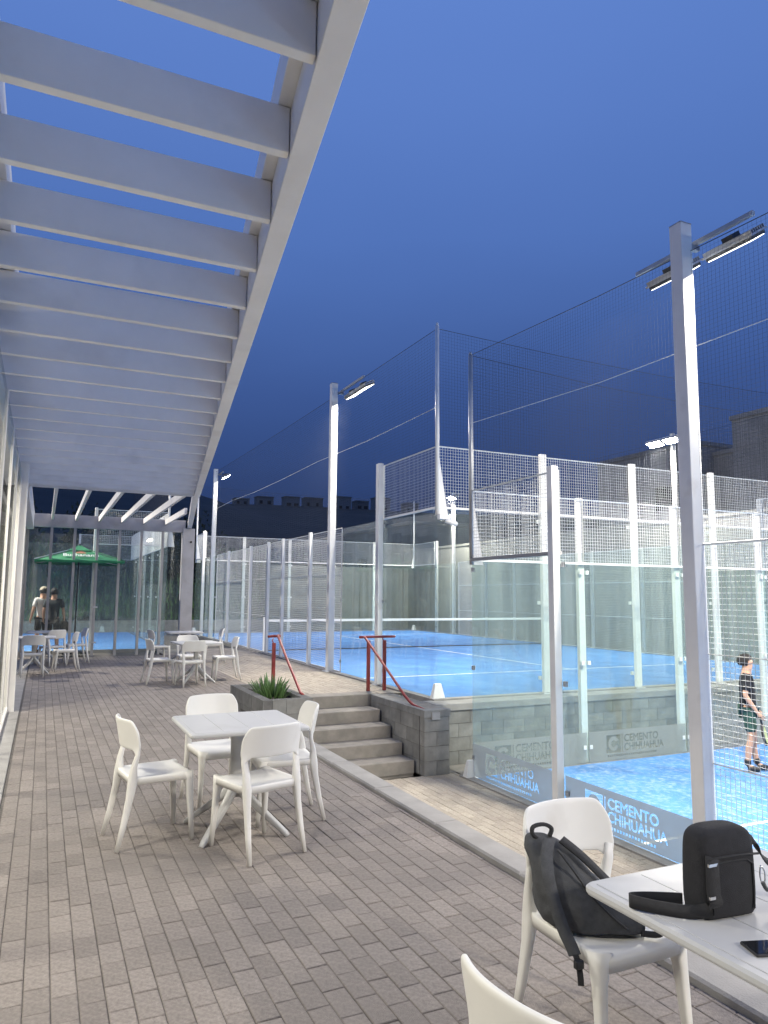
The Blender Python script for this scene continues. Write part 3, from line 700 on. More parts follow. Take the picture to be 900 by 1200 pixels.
# end beam of the slatted part
b = MB(); b.add([(-.60,13.41,3.38),(FX(13.41)-.01,13.41,3.38),(FX(13.41)-.01,13.47,3.38),(-.60,13.47,3.38),(-.60,13.41,3.62),(FX(13.41)-.01,13.41,3.62),(FX(13.41)-.01,13.47,3.62),(-.60,13.47,3.62)],
                 [(3,2,1,0),(4,5,6,7),(0,1,5,4),(1,2,6,5),(2,3,7,6),(3,0,4,7)]); b.build('end_beam', M_roof, pg)
# second part: long beams to the glass screen
for k in range(7):
    x = .12+.56*k
    if x > 3.4: break
    ya = 13.48 if x < FX(13.4)-.05 else 13.48+(x-FX(13.4)+.2)/.19*1.0
    b = MB(); b.box(x-.03, x+.03, ya, 20.25, 3.46, 3.6); bevel(b.build('beam', M_roof, pg), .004)
b = MB(); b.box(-.45, 3.45, 20.26, 20.40, 3.28, 3.61); bevel(b.build('header', M_post, pg), .005)
X2 = lambda y: FX(13.45)-.02+.162*(y-13.45)
bevel(slab(lambda y: X2(y), lambda y: X2(y)+.11, 13.475, 20.42, 3.40, 3.60).build('edge_beam', M_roof, pg), .004)
b = MB(); b.box(3.38, 3.70, 20.22, 20.44, 0, 3.39); b.box(3.36, 3.72, 20.20, 20.46, 0, .02); bevel(b.build('column', M_post, pg), .006)
b = MB(); b.tube((3.60, 20.215, 3.02), (3.60, 20.20, 3.02), .03, 10); b.build('bolt', M_black, pg)
# vertical posts standing at the curtain wall
b = MB(); b.box(-.403, -.27, 11.14, 11.30, 0, 3.397); bevel(b.build('column', M_roof, pg), .006)
# ------------------------------------------------------------------ glass screen at the end of the terrace
gs = thing('glass_screen', (1.5, 20.3, 0), 'glass screen with grey mullions closing the far end of the terrace', 'glass screen')
mxs = [-.43]+[.12+.548*k for k in range(6)]+[3.38]
for x in mxs[:-1]:
    b = MB(); b.box(x-.032, x+.032, 20.24, 20.34, 0, 3.275); bevel(b.build('mullion', M_grayst, gs), .004)
for i in range(len(mxs)-1): glass_panel(gs, (mxs[i]+.03, 20.29), (mxs[i+1]-.03, 20.29), .03, 3.27, M_glass2, .01)
for i in (2, 3):
    b = MB(); b.box(mxs[i]-.09, mxs[i]+.09, 20.21, 20.23, .32, .36) if False else b.box(mxs[3]-.08, mxs[3]+.08, 20.215+.003*i, 20.235, .33+.9*(i-2), .37+.9*(i-2)); b.build('handle', M_galv, gs)
# ------------------------------------------------------------------ cafe building (left)
cb = thing('cafe_building', (-2, 9, 0), 'white framed glass front of the cafe along the left edge of the terrace', 'building')
y = -1.5; first = True
cy = []
while y < 11.1: cy.append(y); y += .9
cy = [11.10-1.45*k for k in range(10)]
for yy in cy:
    b = MB(); b.box(-.378, -.352, yy-.025, yy+.025, .013, 3.30); bevel(b.build('mullion', M_roof, cb), .004)
for i in range(len(cy)-1):
    glass_panel(cb, (-.365, cy[i+1]+.03), (-.365, cy[i]-.03), .05, 3.28, M_glass3, .01)
for z in (.03,):
    b = MB(); b.box(-.385, -.345, cy[-1], 11.1, z, z+.05); b.build('transom', M_roof, cb)
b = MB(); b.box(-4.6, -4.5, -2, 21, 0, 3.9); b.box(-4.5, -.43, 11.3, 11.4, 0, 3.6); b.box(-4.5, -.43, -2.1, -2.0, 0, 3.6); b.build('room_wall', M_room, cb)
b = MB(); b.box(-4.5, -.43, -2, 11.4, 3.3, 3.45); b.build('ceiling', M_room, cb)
b = MB(); b.box(-.95, -.47, 19.7, 20.4, 0, 3.2); bevel(b.build('pillar', M_beige, cb), .006)
b = MB(); b.box(-4.5, -.46, 20.28, 20.4, 0, 3.6) if False else b.box(-4.5, -.96, 20.1, 20.3, 0, 3.6); b.build('side_wall', M_beige, cb)
b = MB(); b.box(-.46, -.30, 13.5, 20.25, 3.2, 3.62); b.build('roof_edge', M_roof, cb)

for i, y in enumerate((10.0, 7.0, 4.0, 1.0)):  # assumed lamps, added inside the cafe to light the terrace
    r = thing('ceiling_lamp', (-1.6, y, 3.2), ['lit cafe ceiling lamp farthest from the camera', 'second lit cafe ceiling lamp from the far end', 'third lit cafe ceiling lamp from the far end', 'lit cafe ceiling lamp beside the camera'][i], 'lamp', 'ceiling lamps inside the cafe')
    b = MB(); b.box(-1.9, -1.3, y-.3, y+.3, 3.24, 3.299); bevel(b.build('housing', M_wire, r)); b = MB(); b.box(-1.87, -1.33, y-.27, y+.27, 3.23, 3.239); b.build('diffuser', M_lampdim, r)
    ld = bpy.data.lights.new('ceiling_light', 'AREA'); ld.shape = 'SQUARE'; ld.size = .5; ld.energy = CAFE; ld.color = (1, .91, .80)
    lo = bpy.data.objects.new('ceiling_light', ld); C.objects.link(lo); lo.parent = r; lo.location = (0, 0, -.02)
# ------------------------------------------------------------------ chairs and tables
def make_chair(m):
    r = thing('chair', (0,0,0), 'x', 'chair')
    # seat (front = +Y)
    b = MB()
    def seatf(u, v, dz=0):
        a = (u-.5)*2; c = (v-.5)*2
        w = .215-.012*c*-1 if False else .205+.012*(v)
        x = w*math.copysign(abs(a)**.92, a); yy = .215*c+.0
        rc = max(0, abs(a)**6+abs(c)**8-.0); k = 1-.05*min(1, abs(a)**8*abs(c)**8*4)
        z = .452-.014*(1-a*a)*(1-c*c)*1.0-.02*max(0, c-.72)/.28*1.0*max(0,c-.72)*3
        return Vector((x*k, yy*k, z+dz))
    n = 16; top = [[seatf(i/n, j/n) for i in range(n+1)] for j in range(n+1)]
    vs = []; fs = []
    for j in range(n+1):
        for i in range(n+1): vs.append(top[j][i])
    for j in range(n):
        for i in range(n): fs.append((j*(n+1)+i, j*(n+1)+i+1, (j+1)*(n+1)+i+1, (j+1)*(n+1)+i))
    # skirt
    ring = [j for j in range(n+1)]+[j*(n+1)+n for j in range(1, n+1)]+[n*(n+1)+i for i in range(n-1, -1, -1)]+[j*(n+1) for j in range(n-1, 0, -1)]
    base = len(vs)
    for q in ring: p = vs[q]; vs.append(Vector((p.x*1.012, p.y*1.012, p.z-.012)))
    base2 = len(vs)
    for q in ring: p = vs[q]; vs.append(Vector((p.x*1.005, p.y*1.005, p.z-.048)))
    base3 = len(vs)
    for q in ring: p = vs[q]; vs.append(Vector((p.x*.965, p.y*.965, p.z-.046)))
    base4 = len(vs)
    for q in ring: p = vs[q]; vs.append(Vector((p.x*.94, p.y*.94, p.z-.02)))
    m_ = len(ring)
    for k in range(m_):
        k2 = (k+1) % m_
        fs.append((ring[k2], ring[k], base+k, base+k2)); fs.append((base+k2, base+k, base2+k, base2+k2)); fs.append((base2+k2, base2+k, base3+k, base3+k2)); fs.append((base3+k2, base3+k, base4+k, base4+k2))
    fs.append(tuple(base4+k for k in range(m_)))
    b.add(vs, fs); b.build('seat', m, r, True, local=True)
    # legs
    for sx_ in (-1, 1):
        b = MB(); b.sect([(sx_*.176,.172,.445),(sx_*.183,.180,.405),(sx_*.190,.188,.34),(sx_*.197,.200,.18),(sx_*.205,.212,.0)], [(.042,.040),(.031,.033),(.022,.025),(.0175,.0195),(.0125,.0135)], (1,0,0), 12, .6)
        b.build('leg', m, r, True, local=True)
        b = MB(); b.sect([(sx_*.199,-.169,.655),(sx_*.197,-.173,.60),(sx_*.190,-.192,.52),(sx_*.187,-.197,.43),(sx_*.190,-.212,.32),(sx_*.197,-.245,.16),(sx_*.205,-.285,.0)], [(.017,.009),(.021,.013),(.023,.019),(.025,.031),(.019,.024),(.016,.019),(.012,.0135)], (1,0,0), 12, .6)
        b.build('leg', m, r, True, local=True)
    # backrest: curved panel with rounded top corners, joined to two uprights
    def bx(u, z):
        w = .192+.030*min(1, max(0, (z-.45)/.2))**1
        yb = -.200-.062*max(0, (z-.45)/.37)**1.25
        return Vector((w*u, yb+.066*(abs(u)**2.2)*min(1, max(0, (z-.50)/.14)), z))
    b = MB(); nu, nv = 30, 8
    def ztop(u): return .828-.006*u*u-.085*max(0, (abs(u)-.74)/.26)**2.6
    def zbot(u): return .622+.004*u*u-.060*max(0, (abs(u)-.70)/.30)**1.6
    b.grid(lambda u, v: bx(2*u-1, zbot(2*u-1)+(ztop(2*u-1)-zbot(2*u-1))*v), nu, nv)
    o = b.build('backrest', m, r, True, local=True)
    bm = bmesh.new(); bm.from_mesh(o.data); bmesh.ops.remove_doubles(bm, verts=bm.verts, dist=.004); bmesh.ops.recalc_face_normals(bm, faces=bm.faces); bm.to_mesh(o.data); bm.free()
    so = o.modifiers.new('thickness', 'SOLIDIFY'); so.thickness = .019; so.offset = 0
    ss = o.modifiers.new('smooth', 'SUBSURF'); ss.levels = 2; ss.render_levels = 2
    return r
chair0 = make_chair(M_plastic)
used = [False]
def chair(x, y, rz, label, group, s=.96):
    if not used[0]: c = chair0; used[0] = True
    else: c = copy_tree(chair0)
    c.location = (x, y, .003); c.rotation_euler = (0,0,rz); c['label'] = label; c['group'] = group; c.scale = (s,s,s)
    return c
def make_table(x, y, rz, label, group, m=M_plastic2, size=.79, legs='star', z=.72):
    r = thing('table', (x, y, 0.003), label, 'table', group, rz)
    h = size/2
    b = MB(); n = 5
    def rr(k, hw, zz, rad=.03):
        out = []
        for cx_, cy_, a0 in ((hw-rad, hw-rad, 0), (-hw+rad, hw-rad, 90), (-hw+rad, -hw+rad, 180), (hw-rad, -hw+rad, 270)):
            for q in range(n): a = math.radians(a0+90*q/(n-1)); out.append(Vector((cx_+rad*math.cos(a), cy_+rad*math.sin(a), zz)))
        return out
    rings = [rr(0, h-.02, z-.022), rr(0, h-.004, z-.028), rr(0, h, z-.02), rr(0, h, z-.008), rr(0, h-.007, z), ]
    vs = [p for q in rings for p in q]; m_ = 4*n; fs = []
    for i in range(len(rings)-1):
        for k in range(m_): fs.append((i*m_+k, i*m_+(k+1) % m_, (i+1)*m_+(k+1) % m_, (i+1)*m_+k))
    fs.append(tuple((len(rings)-1)*m_+k for k in range(m_))); fs.append(tuple(range(m_-1, -1, -1)))
    b.add(vs, fs); tp = b.build('tabletop', m, r, local=True)
    # raised board pattern on the top
    for k in range(4):
        w = (size-.06)/4; q = MB(); q.cbox(-h+.03+k*w+.0015, -h+.03+(k+1)*w-.0015, -h+.03, h-.03, z-.002, z+.0022, .0012); q.build('board', m, r, local=True)
    if legs == 'star':
        b = MB(); b.sect([(0,0,z-.024),(0,0,z-.06),(0,0,z-.12),(0,0,.34),(0,0,.22)], [(.15,.15),(.075,.075),(.046,.046),(.040,.040),(.042,.042)], (1,0,0), 16, .6); b.build('column', m, r, True, local=True)
        for k in range(4):
            a = math.radians(45+90*k); c_, s_ = math.cos(a), math.sin(a)
            b = MB(); b.sect([(.01*c_,.01*s_,.31),(.035*c_,.035*s_,.27),(.13*c_,.13*s_,.195),(.27*c_,.27*s_,.095),(.385*c_,.385*s_,.018),(.405*c_,.405*s_,.0)], [(.030,.040),(.029,.036),(.026,.026),(.023,.021),(.020,.016),(.017,.012)], (-s_, c_, 0), 12, .6)
            b.build('leg', m, r, True, local=True)
    else:
        for sx_ in (-1, 1):
            for sy_ in (-1, 1):
                b = MB(); b.sect([(sx_*(h-.06),sy_*(h-.06),z-.024),(sx_*(h-.06),sy_*(h-.06),z-.1),(sx_*(h-.055),sy_*(h-.055),0)], [(.04,.04),(.028,.028),(.02,.02)], (1,0,0), 12, .5); b.build('leg', m, r, True, local=True)
    return r
G1, G2, G3, G4 = 'chairs round the middle table', 'chairs round the table behind the planter', 'chairs by the left pillar', 'chairs at the front right table'
make_table(1.285, 5.13, 0, 'square pale table in the middle of the terrace with four empty chairs', 'terrace tables')
chair(.745, 5.20, math.radians(-90+8), 'white plastic chair at the left side of the middle table facing right', G1)
chair(1.31, 4.72, math.radians(16), 'white plastic chair seen from behind at the near side of the middle table', G1)
chair(1.30, 5.80, math.radians(180+6), 'white plastic chair at the far side of the middle table facing the camera', G1)
chair(1.66, 5.29, math.radians(90-6), 'white plastic chair at the right side of the middle table next to the kerb', G1)
# second group
make_table(2.62, 13.75, math.radians(4), 'square white table behind the planter, the nearer of the two back tables', 'terrace tables')
chair(2.43, 13.25, math.radians(8), 'white chair seen from behind at the near side of the table behind the planter', G2)
chair(1.98, 13.8, math.radians(-82), 'white chair at the left side of the table behind the planter', G2)
chair(3.2, 13.95, math.radians(88), 'white chair at the right side of the table behind the planter', G2)
chair(2.62, 14.5, math.radians(180), 'white chair at the far side of the table behind the planter', G2)
make_table(3.05, 17.6, 0, 'white table farthest from the camera in front of the grey column', 'terrace tables')
chair(2.45, 17.3, math.radians(-80), 'white chair at the left side of the farthest table by the glass screen', G2)
chair(3.72, 17.5, math.radians(85), 'white chair at the right side of the farthest table by the light pole', G2)
# left group by the pillar
make_table(-.10, 16.4, 0, 'white table at the left edge by the cafe front', 'terrace tables')
chair(-.12, 15.85, math.radians(4), 'white chair seen from behind at the table by the left edge', G3)
chair(.48, 16.6, math.radians(97), 'white chair at the right side of the table by the left edge', G3)
make_table(.12, 18.6, 0, 'white table by the glass screen behind the left edge table', 'terrace tables')
chair(.25, 17.95, math.radians(30), 'white chair between the two left tables with its back to the camera', G3)
chair(.75, 18.4, math.radians(100), 'white chair nearest the standing people by the glass screen', G3)
# front right group
make_table(1.955, 1.48, 0, 'pale grey table at the right front corner with the black bag on it', 'terrace tables')
ce = chair(1.905, 2.18, math.radians(180+1), 'white plastic chair at the front right table with the dark backpack hung on it', G4)
cg = chair(1.145, 1.365, math.radians(-84), 'chair cut off by the bottom edge of the picture in front of the right table', G4)

# ------------------------------------------------------------------ backpack on chair
def lathe_like(b, rings, n=20):
    vs = []
    for (c, ax, ay, rx_, ry_, p) in rings:
        for k in range(n):
            a = 2*PI*k/n; ca, sa = math.cos(a), math.sin(a)
            vs.append(Vector(c)+Vector(ax)*rx_*math.copysign(abs(ca)**p, ca)+Vector(ay)*ry_*math.copysign(abs(sa)**p, sa))
    m_ = len(rings); fs = [(i*n+k, i*n+(k+1) % n, (i+1)*n+(k+1) % n, (i+1)*n+k) for i in range(m_-1) for k in range(n)]
    fs += [tuple(range(n-1, -1, -1)), tuple(range((m_-1)*n, m_*n))]
    b.add(vs, fs)
def ribbon(b, pts, w, side, t=.0025):
    P = [Vector(p) for p in pts]; vs = []; 
    for i, p in enumerate(P):
        d = (P[min(i+1, len(P)-1)]-P[max(i-1, 0)]).normalized(); s_ = Vector(side[i] if isinstance(side, list) else side); s_ = (s_-d*s_.dot(d)).normalized(); nn = d.cross(s_)
        vs += [p+s_*w/2+nn*t, p-s_*w/2+nn*t, p-s_*w/2-nn*t, p+s_*w/2-nn*t]
    fs = [(i*4+k, i*4+(k+1) % 4, (i+1)*4+(k+1) % 4, (i+1)*4+k) for i in range(len(P)-1) for k in range(4)]
    fs += [(3,2,1,0), tuple((len(P)-1)*4+k for k in range(4))]
    b.add(vs, fs)
def smooth_pts(pts, n=4):
    P = [Vector(p) for p in pts]; out = []
    for i in range(len(P)-1):
        p0, p1, p2, p3 = P[max(i-1,0)], P[i], P[i+1], P[min(i+2, len(P)-1)]
        for k in range(n):
            t = k/n; out.append(.5*((2*p1)+(-p0+p2)*t+(2*p0-5*p1+4*p2-p3)*t*t+(-p0+3*p1-3*p2+p3)*t**3))
    out.append(P[-1]); return out
bp = thing('backpack', (1.8, 2.2, .44), 'dark grey backpack leaning on the chair with a black loop and hanging buckle', 'backpack')
b = MB()
ax = Vector((.80, -.60, 0)).normalized(); ay = Vector((.60, .80, 0)).normalized()
lathe_like(b, [((1.855,2.165,.462), ax, ay, .13,.055,.8), ((1.86,2.165,.468), ax, ay, .165,.075,.75), ((1.85,2.175,.49), ax, ay, .185,.092,.75), ((1.83,2.19,.54), ax, ay, .168,.098,.8), ((1.805,2.21,.60), ax, ay, .142,.095,.8),
              ((1.785,2.235,.66), ax, ay, .118,.085,.85), ((1.77,2.26,.71), ax, ay, .098,.072,.85), ((1.755,2.285,.755), ax, ay, .078,.06,.9), ((1.745,2.305,.785), ax, ay, .058,.045,.9), ((1.74,2.318,.80), ax, ay, .028,.02,1)], 32)
o = b.build('bag_body', M_gfabric, bp, True)
dtx = bpy.data.textures.new('fold_noise', 'CLOUDS'); dtx.noise_scale = .11
ss = o.modifiers.new('smooth', 'SUBSURF'); ss.levels = 2; ss.render_levels = 2
dm = o.modifiers.new('folds', 'DISPLACE'); dm.texture = dtx; dm.strength = .035; dm.mid_level = .5; dm.texture_coords = 'LOCAL'
b = MB(); b.path(smooth_pts([(1.725,2.30,.785),(1.70,2.30,.81),(1.705,2.30,.838),(1.745,2.29,.845),(1.775,2.285,.825),(1.765,2.285,.795)]), .0085, 8); b.build('loop_handle', M_strap, bp, True)
# shoulder straps down the visible side
def dirn(p): return p
b = MB(); ribbon(b, smooth_pts([(1.735,2.245,.80),(1.70,2.215,.77),(1.665,2.165,.70),(1.665,2.13,.60),(1.675,2.10,.52),(1.685,2.075,.47),(1.688,2.06,.44)], 5), .042, (.8,-.6,0), .005); b.build('shoulder_strap', M_gfabric, bp, True)
b = MB(); ribbon(b, smooth_pts([(1.688,2.058,.445),(1.690,2.045,.41),(1.692,2.04,.36),(1.694,2.04,.325)], 4), .020, (.8,-.6,0)); b.build('strap_end', M_strap, bp)
b = MB(); b.box(1.672,1.704,2.032,2.052,.395,.43); bevel(b.build('buckle', M_black, bp), .004)
b = MB(); ribbon(b, smooth_pts([(1.775,2.23,.80),(1.82,2.17,.745),(1.88,2.11,.66),(1.95,2.06,.57),(1.985,2.03,.53)], 5), .034, (.5,.5,.5), .005); b.build('shoulder_strap', M_strap, bp, True)
b = MB(); b.path(smooth_pts([(1.735,2.20,.775),(1.765,2.145,.70),(1.80,2.10,.62),(1.85,2.06,.55),(1.90,2.04,.50)], 5), .0045, 6); b.build('zip', M_black, bp, True)
b = MB(); b.path(smooth_pts([(1.975,2.075,.50),(2.02,2.03,.52),(2.035,2.01,.50),(2.01,2.01,.475),(1.96,2.04,.475)], 4), .012, 8); b.build('strap_coil', M_strap, bp, True)

for ch in bp.children:
    for v in ch.data.vertices:
        z = v.co.z+.44
        v.co.z = (.438+(z-.462)*.86 if z > .462 else .438+(z-.462)*.75)-.44
        v.co.x -= .025; v.co.y -= .02
# ------------------------------------------------------------------ shoulder bag, phone, keyring on the table
TZ = .7256
sb = thing('shoulder_bag', (1.76, 1.56, TZ), 'black shoulder bag standing upright on the front right table', 'bag')
cx_, cy_ = 1.775, 1.545; axb = Vector((.93,-.10,0)).normalized(); ayb = Vector((.10,.93,0)).normalized()
# faces: left-near side and front face
rg = []
for (zz, hw, hd, p) in [(0,.088,.043,.4),(.006,.094,.05,.42),(.05,.098,.054,.45),(.12,.097,.053,.45),(.17,.096,.052,.45),(.20,.094,.050,.45),(.218,.088,.047,.45),(.231,.074,.04,.5),(.238,.05,.028,.55),(.240,.02,.012,.8)]:
    rg.append(((cx_-.002, cy_, TZ+zz), axb, ayb, hw, hd, p))
b = MB(); lathe_like(b, rg, 36); o = b.build('bag_body', M_fabric, sb, True); ss = o.modifiers.new('smooth', 'SUBSURF'); ss.levels = 1; ss.render_levels = 1
b = MB(); pts = [Vector((cx_,cy_,TZ+z))+axb*a+ayb*-.056 for a, z in [(-.085,.165),(-.04,.167),(.0,.168),(.05,.167),(.088,.165)]]; b.path(pts, .0035, 6); b.build('zip', M_strap, sb, True)
b = MB(); pts = [Vector((cx_,cy_,TZ+z))+axb*a+ayb*-.052 for a, z in [(-.07,.02),(-.075,.08),(-.075,.14),(-.05,.152),(0,.154),(.05,.152),(.07,.14),(.072,.08),(.07,.02)]]; b.path(pts, .003, 6); b.build('pocket_seam', M_strap, sb, True)
b = MB(); ribbon(b, smooth_pts([(1.700,1.50,TZ+.168),(1.690,1.492,TZ+.15),(1.689,1.49,TZ+.08),(1.694,1.488,TZ+.055),(1.688,1.505,TZ+.035),(1.665,1.53,TZ+.022),(1.63,1.56,TZ+.02),(1.595,1.60,TZ+.02),(1.565,1.645,TZ+.02),(1.557,1.665,TZ+.02),(1.567,1.672,TZ+.021),(1.60,1.665,TZ+.02),(1.65,1.64,TZ+.02),(1.70,1.61,TZ+.02)], 5), .036,
          [(1,-.4,0)]*8+[(.7,-.4,.4)]*12+[(0,0,1)]*100, .0018); b.build('strap', M_strap, sb, True)
for z_ in (.066, .15):
    b = MB(); b.box(1.672,1.708,1.486,1.492,TZ+z_,TZ+z_+.008); b.build('buckle', M_metal, sb)
b = MB(); ribbon(b, smooth_pts([(1.868,1.52,TZ+.19),(1.885,1.515,TZ+.185),(1.90,1.51,TZ+.15),(1.93,1.50,TZ+.12),(1.99,1.49,TZ+.10),(2.05,1.49,TZ+.03)], 5), .03, (0,.6,.6), .0018); b.build('strap', M_strap, sb, True)
kr_ = thing('key_ring', (1.885, 1.49, TZ+.05), 'small metal snap hook hanging at the right side of the black bag', 'key ring')
b = MB(); b.path(smooth_pts([(1.878,1.492,TZ+.125),(1.872,1.49,TZ+.10),(1.877,1.488,TZ+.08),(1.887,1.487,TZ+.085),(1.888,1.488,TZ+.11),(1.878,1.492,TZ+.125)],4), .0022, 6); b.build('ring', M_metal, kr_, True)
b = MB(); b.path([(1.878,1.487,TZ+.082),(1.886,1.485,TZ+.066),(1.892,1.484,TZ+.06)], .006, 8); b.build('clip', M_lampbody, kr_, True)
ph = thing('phone', (1.70, 1.31, TZ), 'black phone lying on the front right table', 'phone')
M_ = Matrix.Translation((1.715, 1.33, TZ))@Matrix.Rotation(math.radians(-18), 4, 'Z')
b = MB(); b.box(-.075, .075, -.036, .036, .0, .008, M_); bevel(b.build('case', M_black, ph), .004, 3)
b = MB(); b.box(-.072, .072, -.033, .033, .0081, .0086, M_); b.build('screen', M_screen, ph)

# ------------------------------------------------------------------ umbrella
um = thing('parasol', (.83, 21.2, 0), 'green parasol with white lettering behind the glass screen', 'parasol')
ucx, ucy = .83, 21.25
def cone_panels(z0, z1, r0, r1, name, valance=.0, sagk=.06):
    for k in range(4):
        a0, a1 = math.radians(45+90*k), math.radians(135+90*k)
        b = MB()
        def f(u, v, a0=a0, a1=a1):
            c0 = Vector((math.cos(a0), math.sin(a0), 0)); c1 = Vector((math.cos(a1), math.sin(a1), 0)); d = c0.lerp(c1, u)
            rr_ = (r0+(r1-r0)*v); z = z1+(z0-z1)*v-sagk*math.sin(PI*v)*(.5+.5*math.sin(PI*u))*.6
            return Vector((ucx+d.x*rr_, ucy+d.y*rr_, z))
        b.grid(f, 8, 8); b.build(name, M_green, um, True)
        if valance:
            b = MB()
            def g_(u, v, a0=a0, a1=a1):
                c0 = Vector((math.cos(a0), math.sin(a0), 0)); c1 = Vector((math.cos(a1), math.sin(a1), 0)); d = c0.lerp(c1, u)
                return Vector((ucx+d.x*r1, ucy+d.y*r1, z0-valance*v))
            b.grid(g_, 8, 1); b.build('valance', M_green, um)
cone_panels(2.44, 2.80, .12, 1.52, 'canopy_panel', .05)
cone_panels(2.74, 2.90, .02, .42, 'vent_panel', .0, .02)
b = MB(); b.tube((ucx,ucy,0),(ucx,ucy,2.9),.024,10); b.build('pole', M_black, um, True)
b = MB(); b.tube((ucx,ucy,2.86),(ucx,ucy,2.93),.05,10,.03); b.build('finial', M_black, um, True)
b = MB(); b.box(ucx-.3,ucx+.3,ucy-.3,ucy+.3,.0,.07); bevel(b.build('base', M_black, um), .02)
for k in range(4):
    a = math.radians(45+90*k); b = MB(); b.strand((ucx,ucy,2.55),(ucx+1.5*math.cos(a),ucy+1.5*math.sin(a),2.43),.012); b.build('rib', M_wire, um)
    b = MB(); b.strand((ucx+.12*math.cos(a),ucy+.12*math.sin(a),2.81),(ucx+1.52*math.cos(a),ucy+1.52*math.sin(a),2.455),.013); b.build('hem', M_wire if k == 2 else M_green, um)  # left canopy edge is coloured white to stand for light catching it
def text_obj(body, size, m, M_, parent, name='lettering', ext=.004):
    cu = bpy.data.curves.new('t', 'FONT'); cu.body = body; cu.size = size; cu.offset = .006*size*2; cu.extrude = ext; cu.align_x = 'CENTER'
    o = bpy.data.objects.new('t', cu); C.objects.link(o); dg = bpy.context.evaluated_depsgraph_get()
    me = bpy.data.meshes.new_from_object(o.evaluated_get(dg)); bpy.data.objects.remove(o); me.name = name; me.materials.clear(); me.materials.append(m)
    p = bpy.data.objects.new(name, me); C.objects.link(p); p.parent = parent; p.matrix_local = Matrix.Translation(-parent.location)@M_; return p
slope = math.atan2(.36, 1.4*.7071)
ty = ucy-.70*1.0; tz = 2.80-.36*((.92-.12)/1.4)
text_obj("Buchanan's", .20, M_wtext, Matrix.Translation((ucx+.02, ucy-.80, 2.515+.045))@Matrix.Rotation(math.radians(32), 4, 'X'), um)
crm = MB()
M_ = Matrix.Translation((ucx+.02, ucy-.62, 2.66))@Matrix.Rotation(math.radians(32), 4, 'X')
for (a, h_) in [(-.09,.05),(-.045,.09),(0,.12),(.045,.09),(.09,.05)]:
    crm.add([M_@Vector(p) for p in [(a-.03,0,0),(a+.03,0,0),(a,h_,0),(a-.03,0,-.004),(a+.03,0,-.004),(a,h_,-.004)]], [(0,1,2),(5,4,3),(0,3,4,1),(1,4,5,2),(2,5,3,0)])
crm.box(-.12, .12, -.03, -.005, -.004, 0, M_); crm.build('crest', M_rtext, um)

# ------------------------------------------------------------------ people
def skin_mesh(name, joints, edges, m, parent, root=0, sub=2, smooth=True):
    me = bpy.data.meshes.new(name); names = list(joints); me.from_pydata([joints[k][:3] for k in names], [(names.index(a), names.index(b_)) for a, b_ in edges], [])
    o = bpy.data.objects.new(name, me); C.objects.link(o); me.materials.append(m)
    sm = o.modifiers.new('skin', 'SKIN'); sm.use_smooth_shade = True
    sv = me.skin_vertices[0].data if me.skin_vertices else None
    if sv is None:
        bm = bmesh.new(); bm.from_mesh(me); bm.verts.layers.skin.verify(); bm.to_mesh(me); bm.free(); sv = me.skin_vertices[0].data
    for i, k in enumerate(names):
        r_ = joints[k][3]; sv[i].radius = (r_, joints[k][4] if len(joints[k]) > 4 else r_); sv[i].use_root = (i == root)
    ss = o.modifiers.new('smooth', 'SUBSURF'); ss.levels = sub; ss.render_levels = sub
    o.parent = parent
    return o
def head_mesh(parent, c, yaw, m_hair, hair_len=.0, scale=1.0, cap=None):
    # sculpted head: skull + jaw, nose, ears, eyes, mouth ; returns nothing
    pass
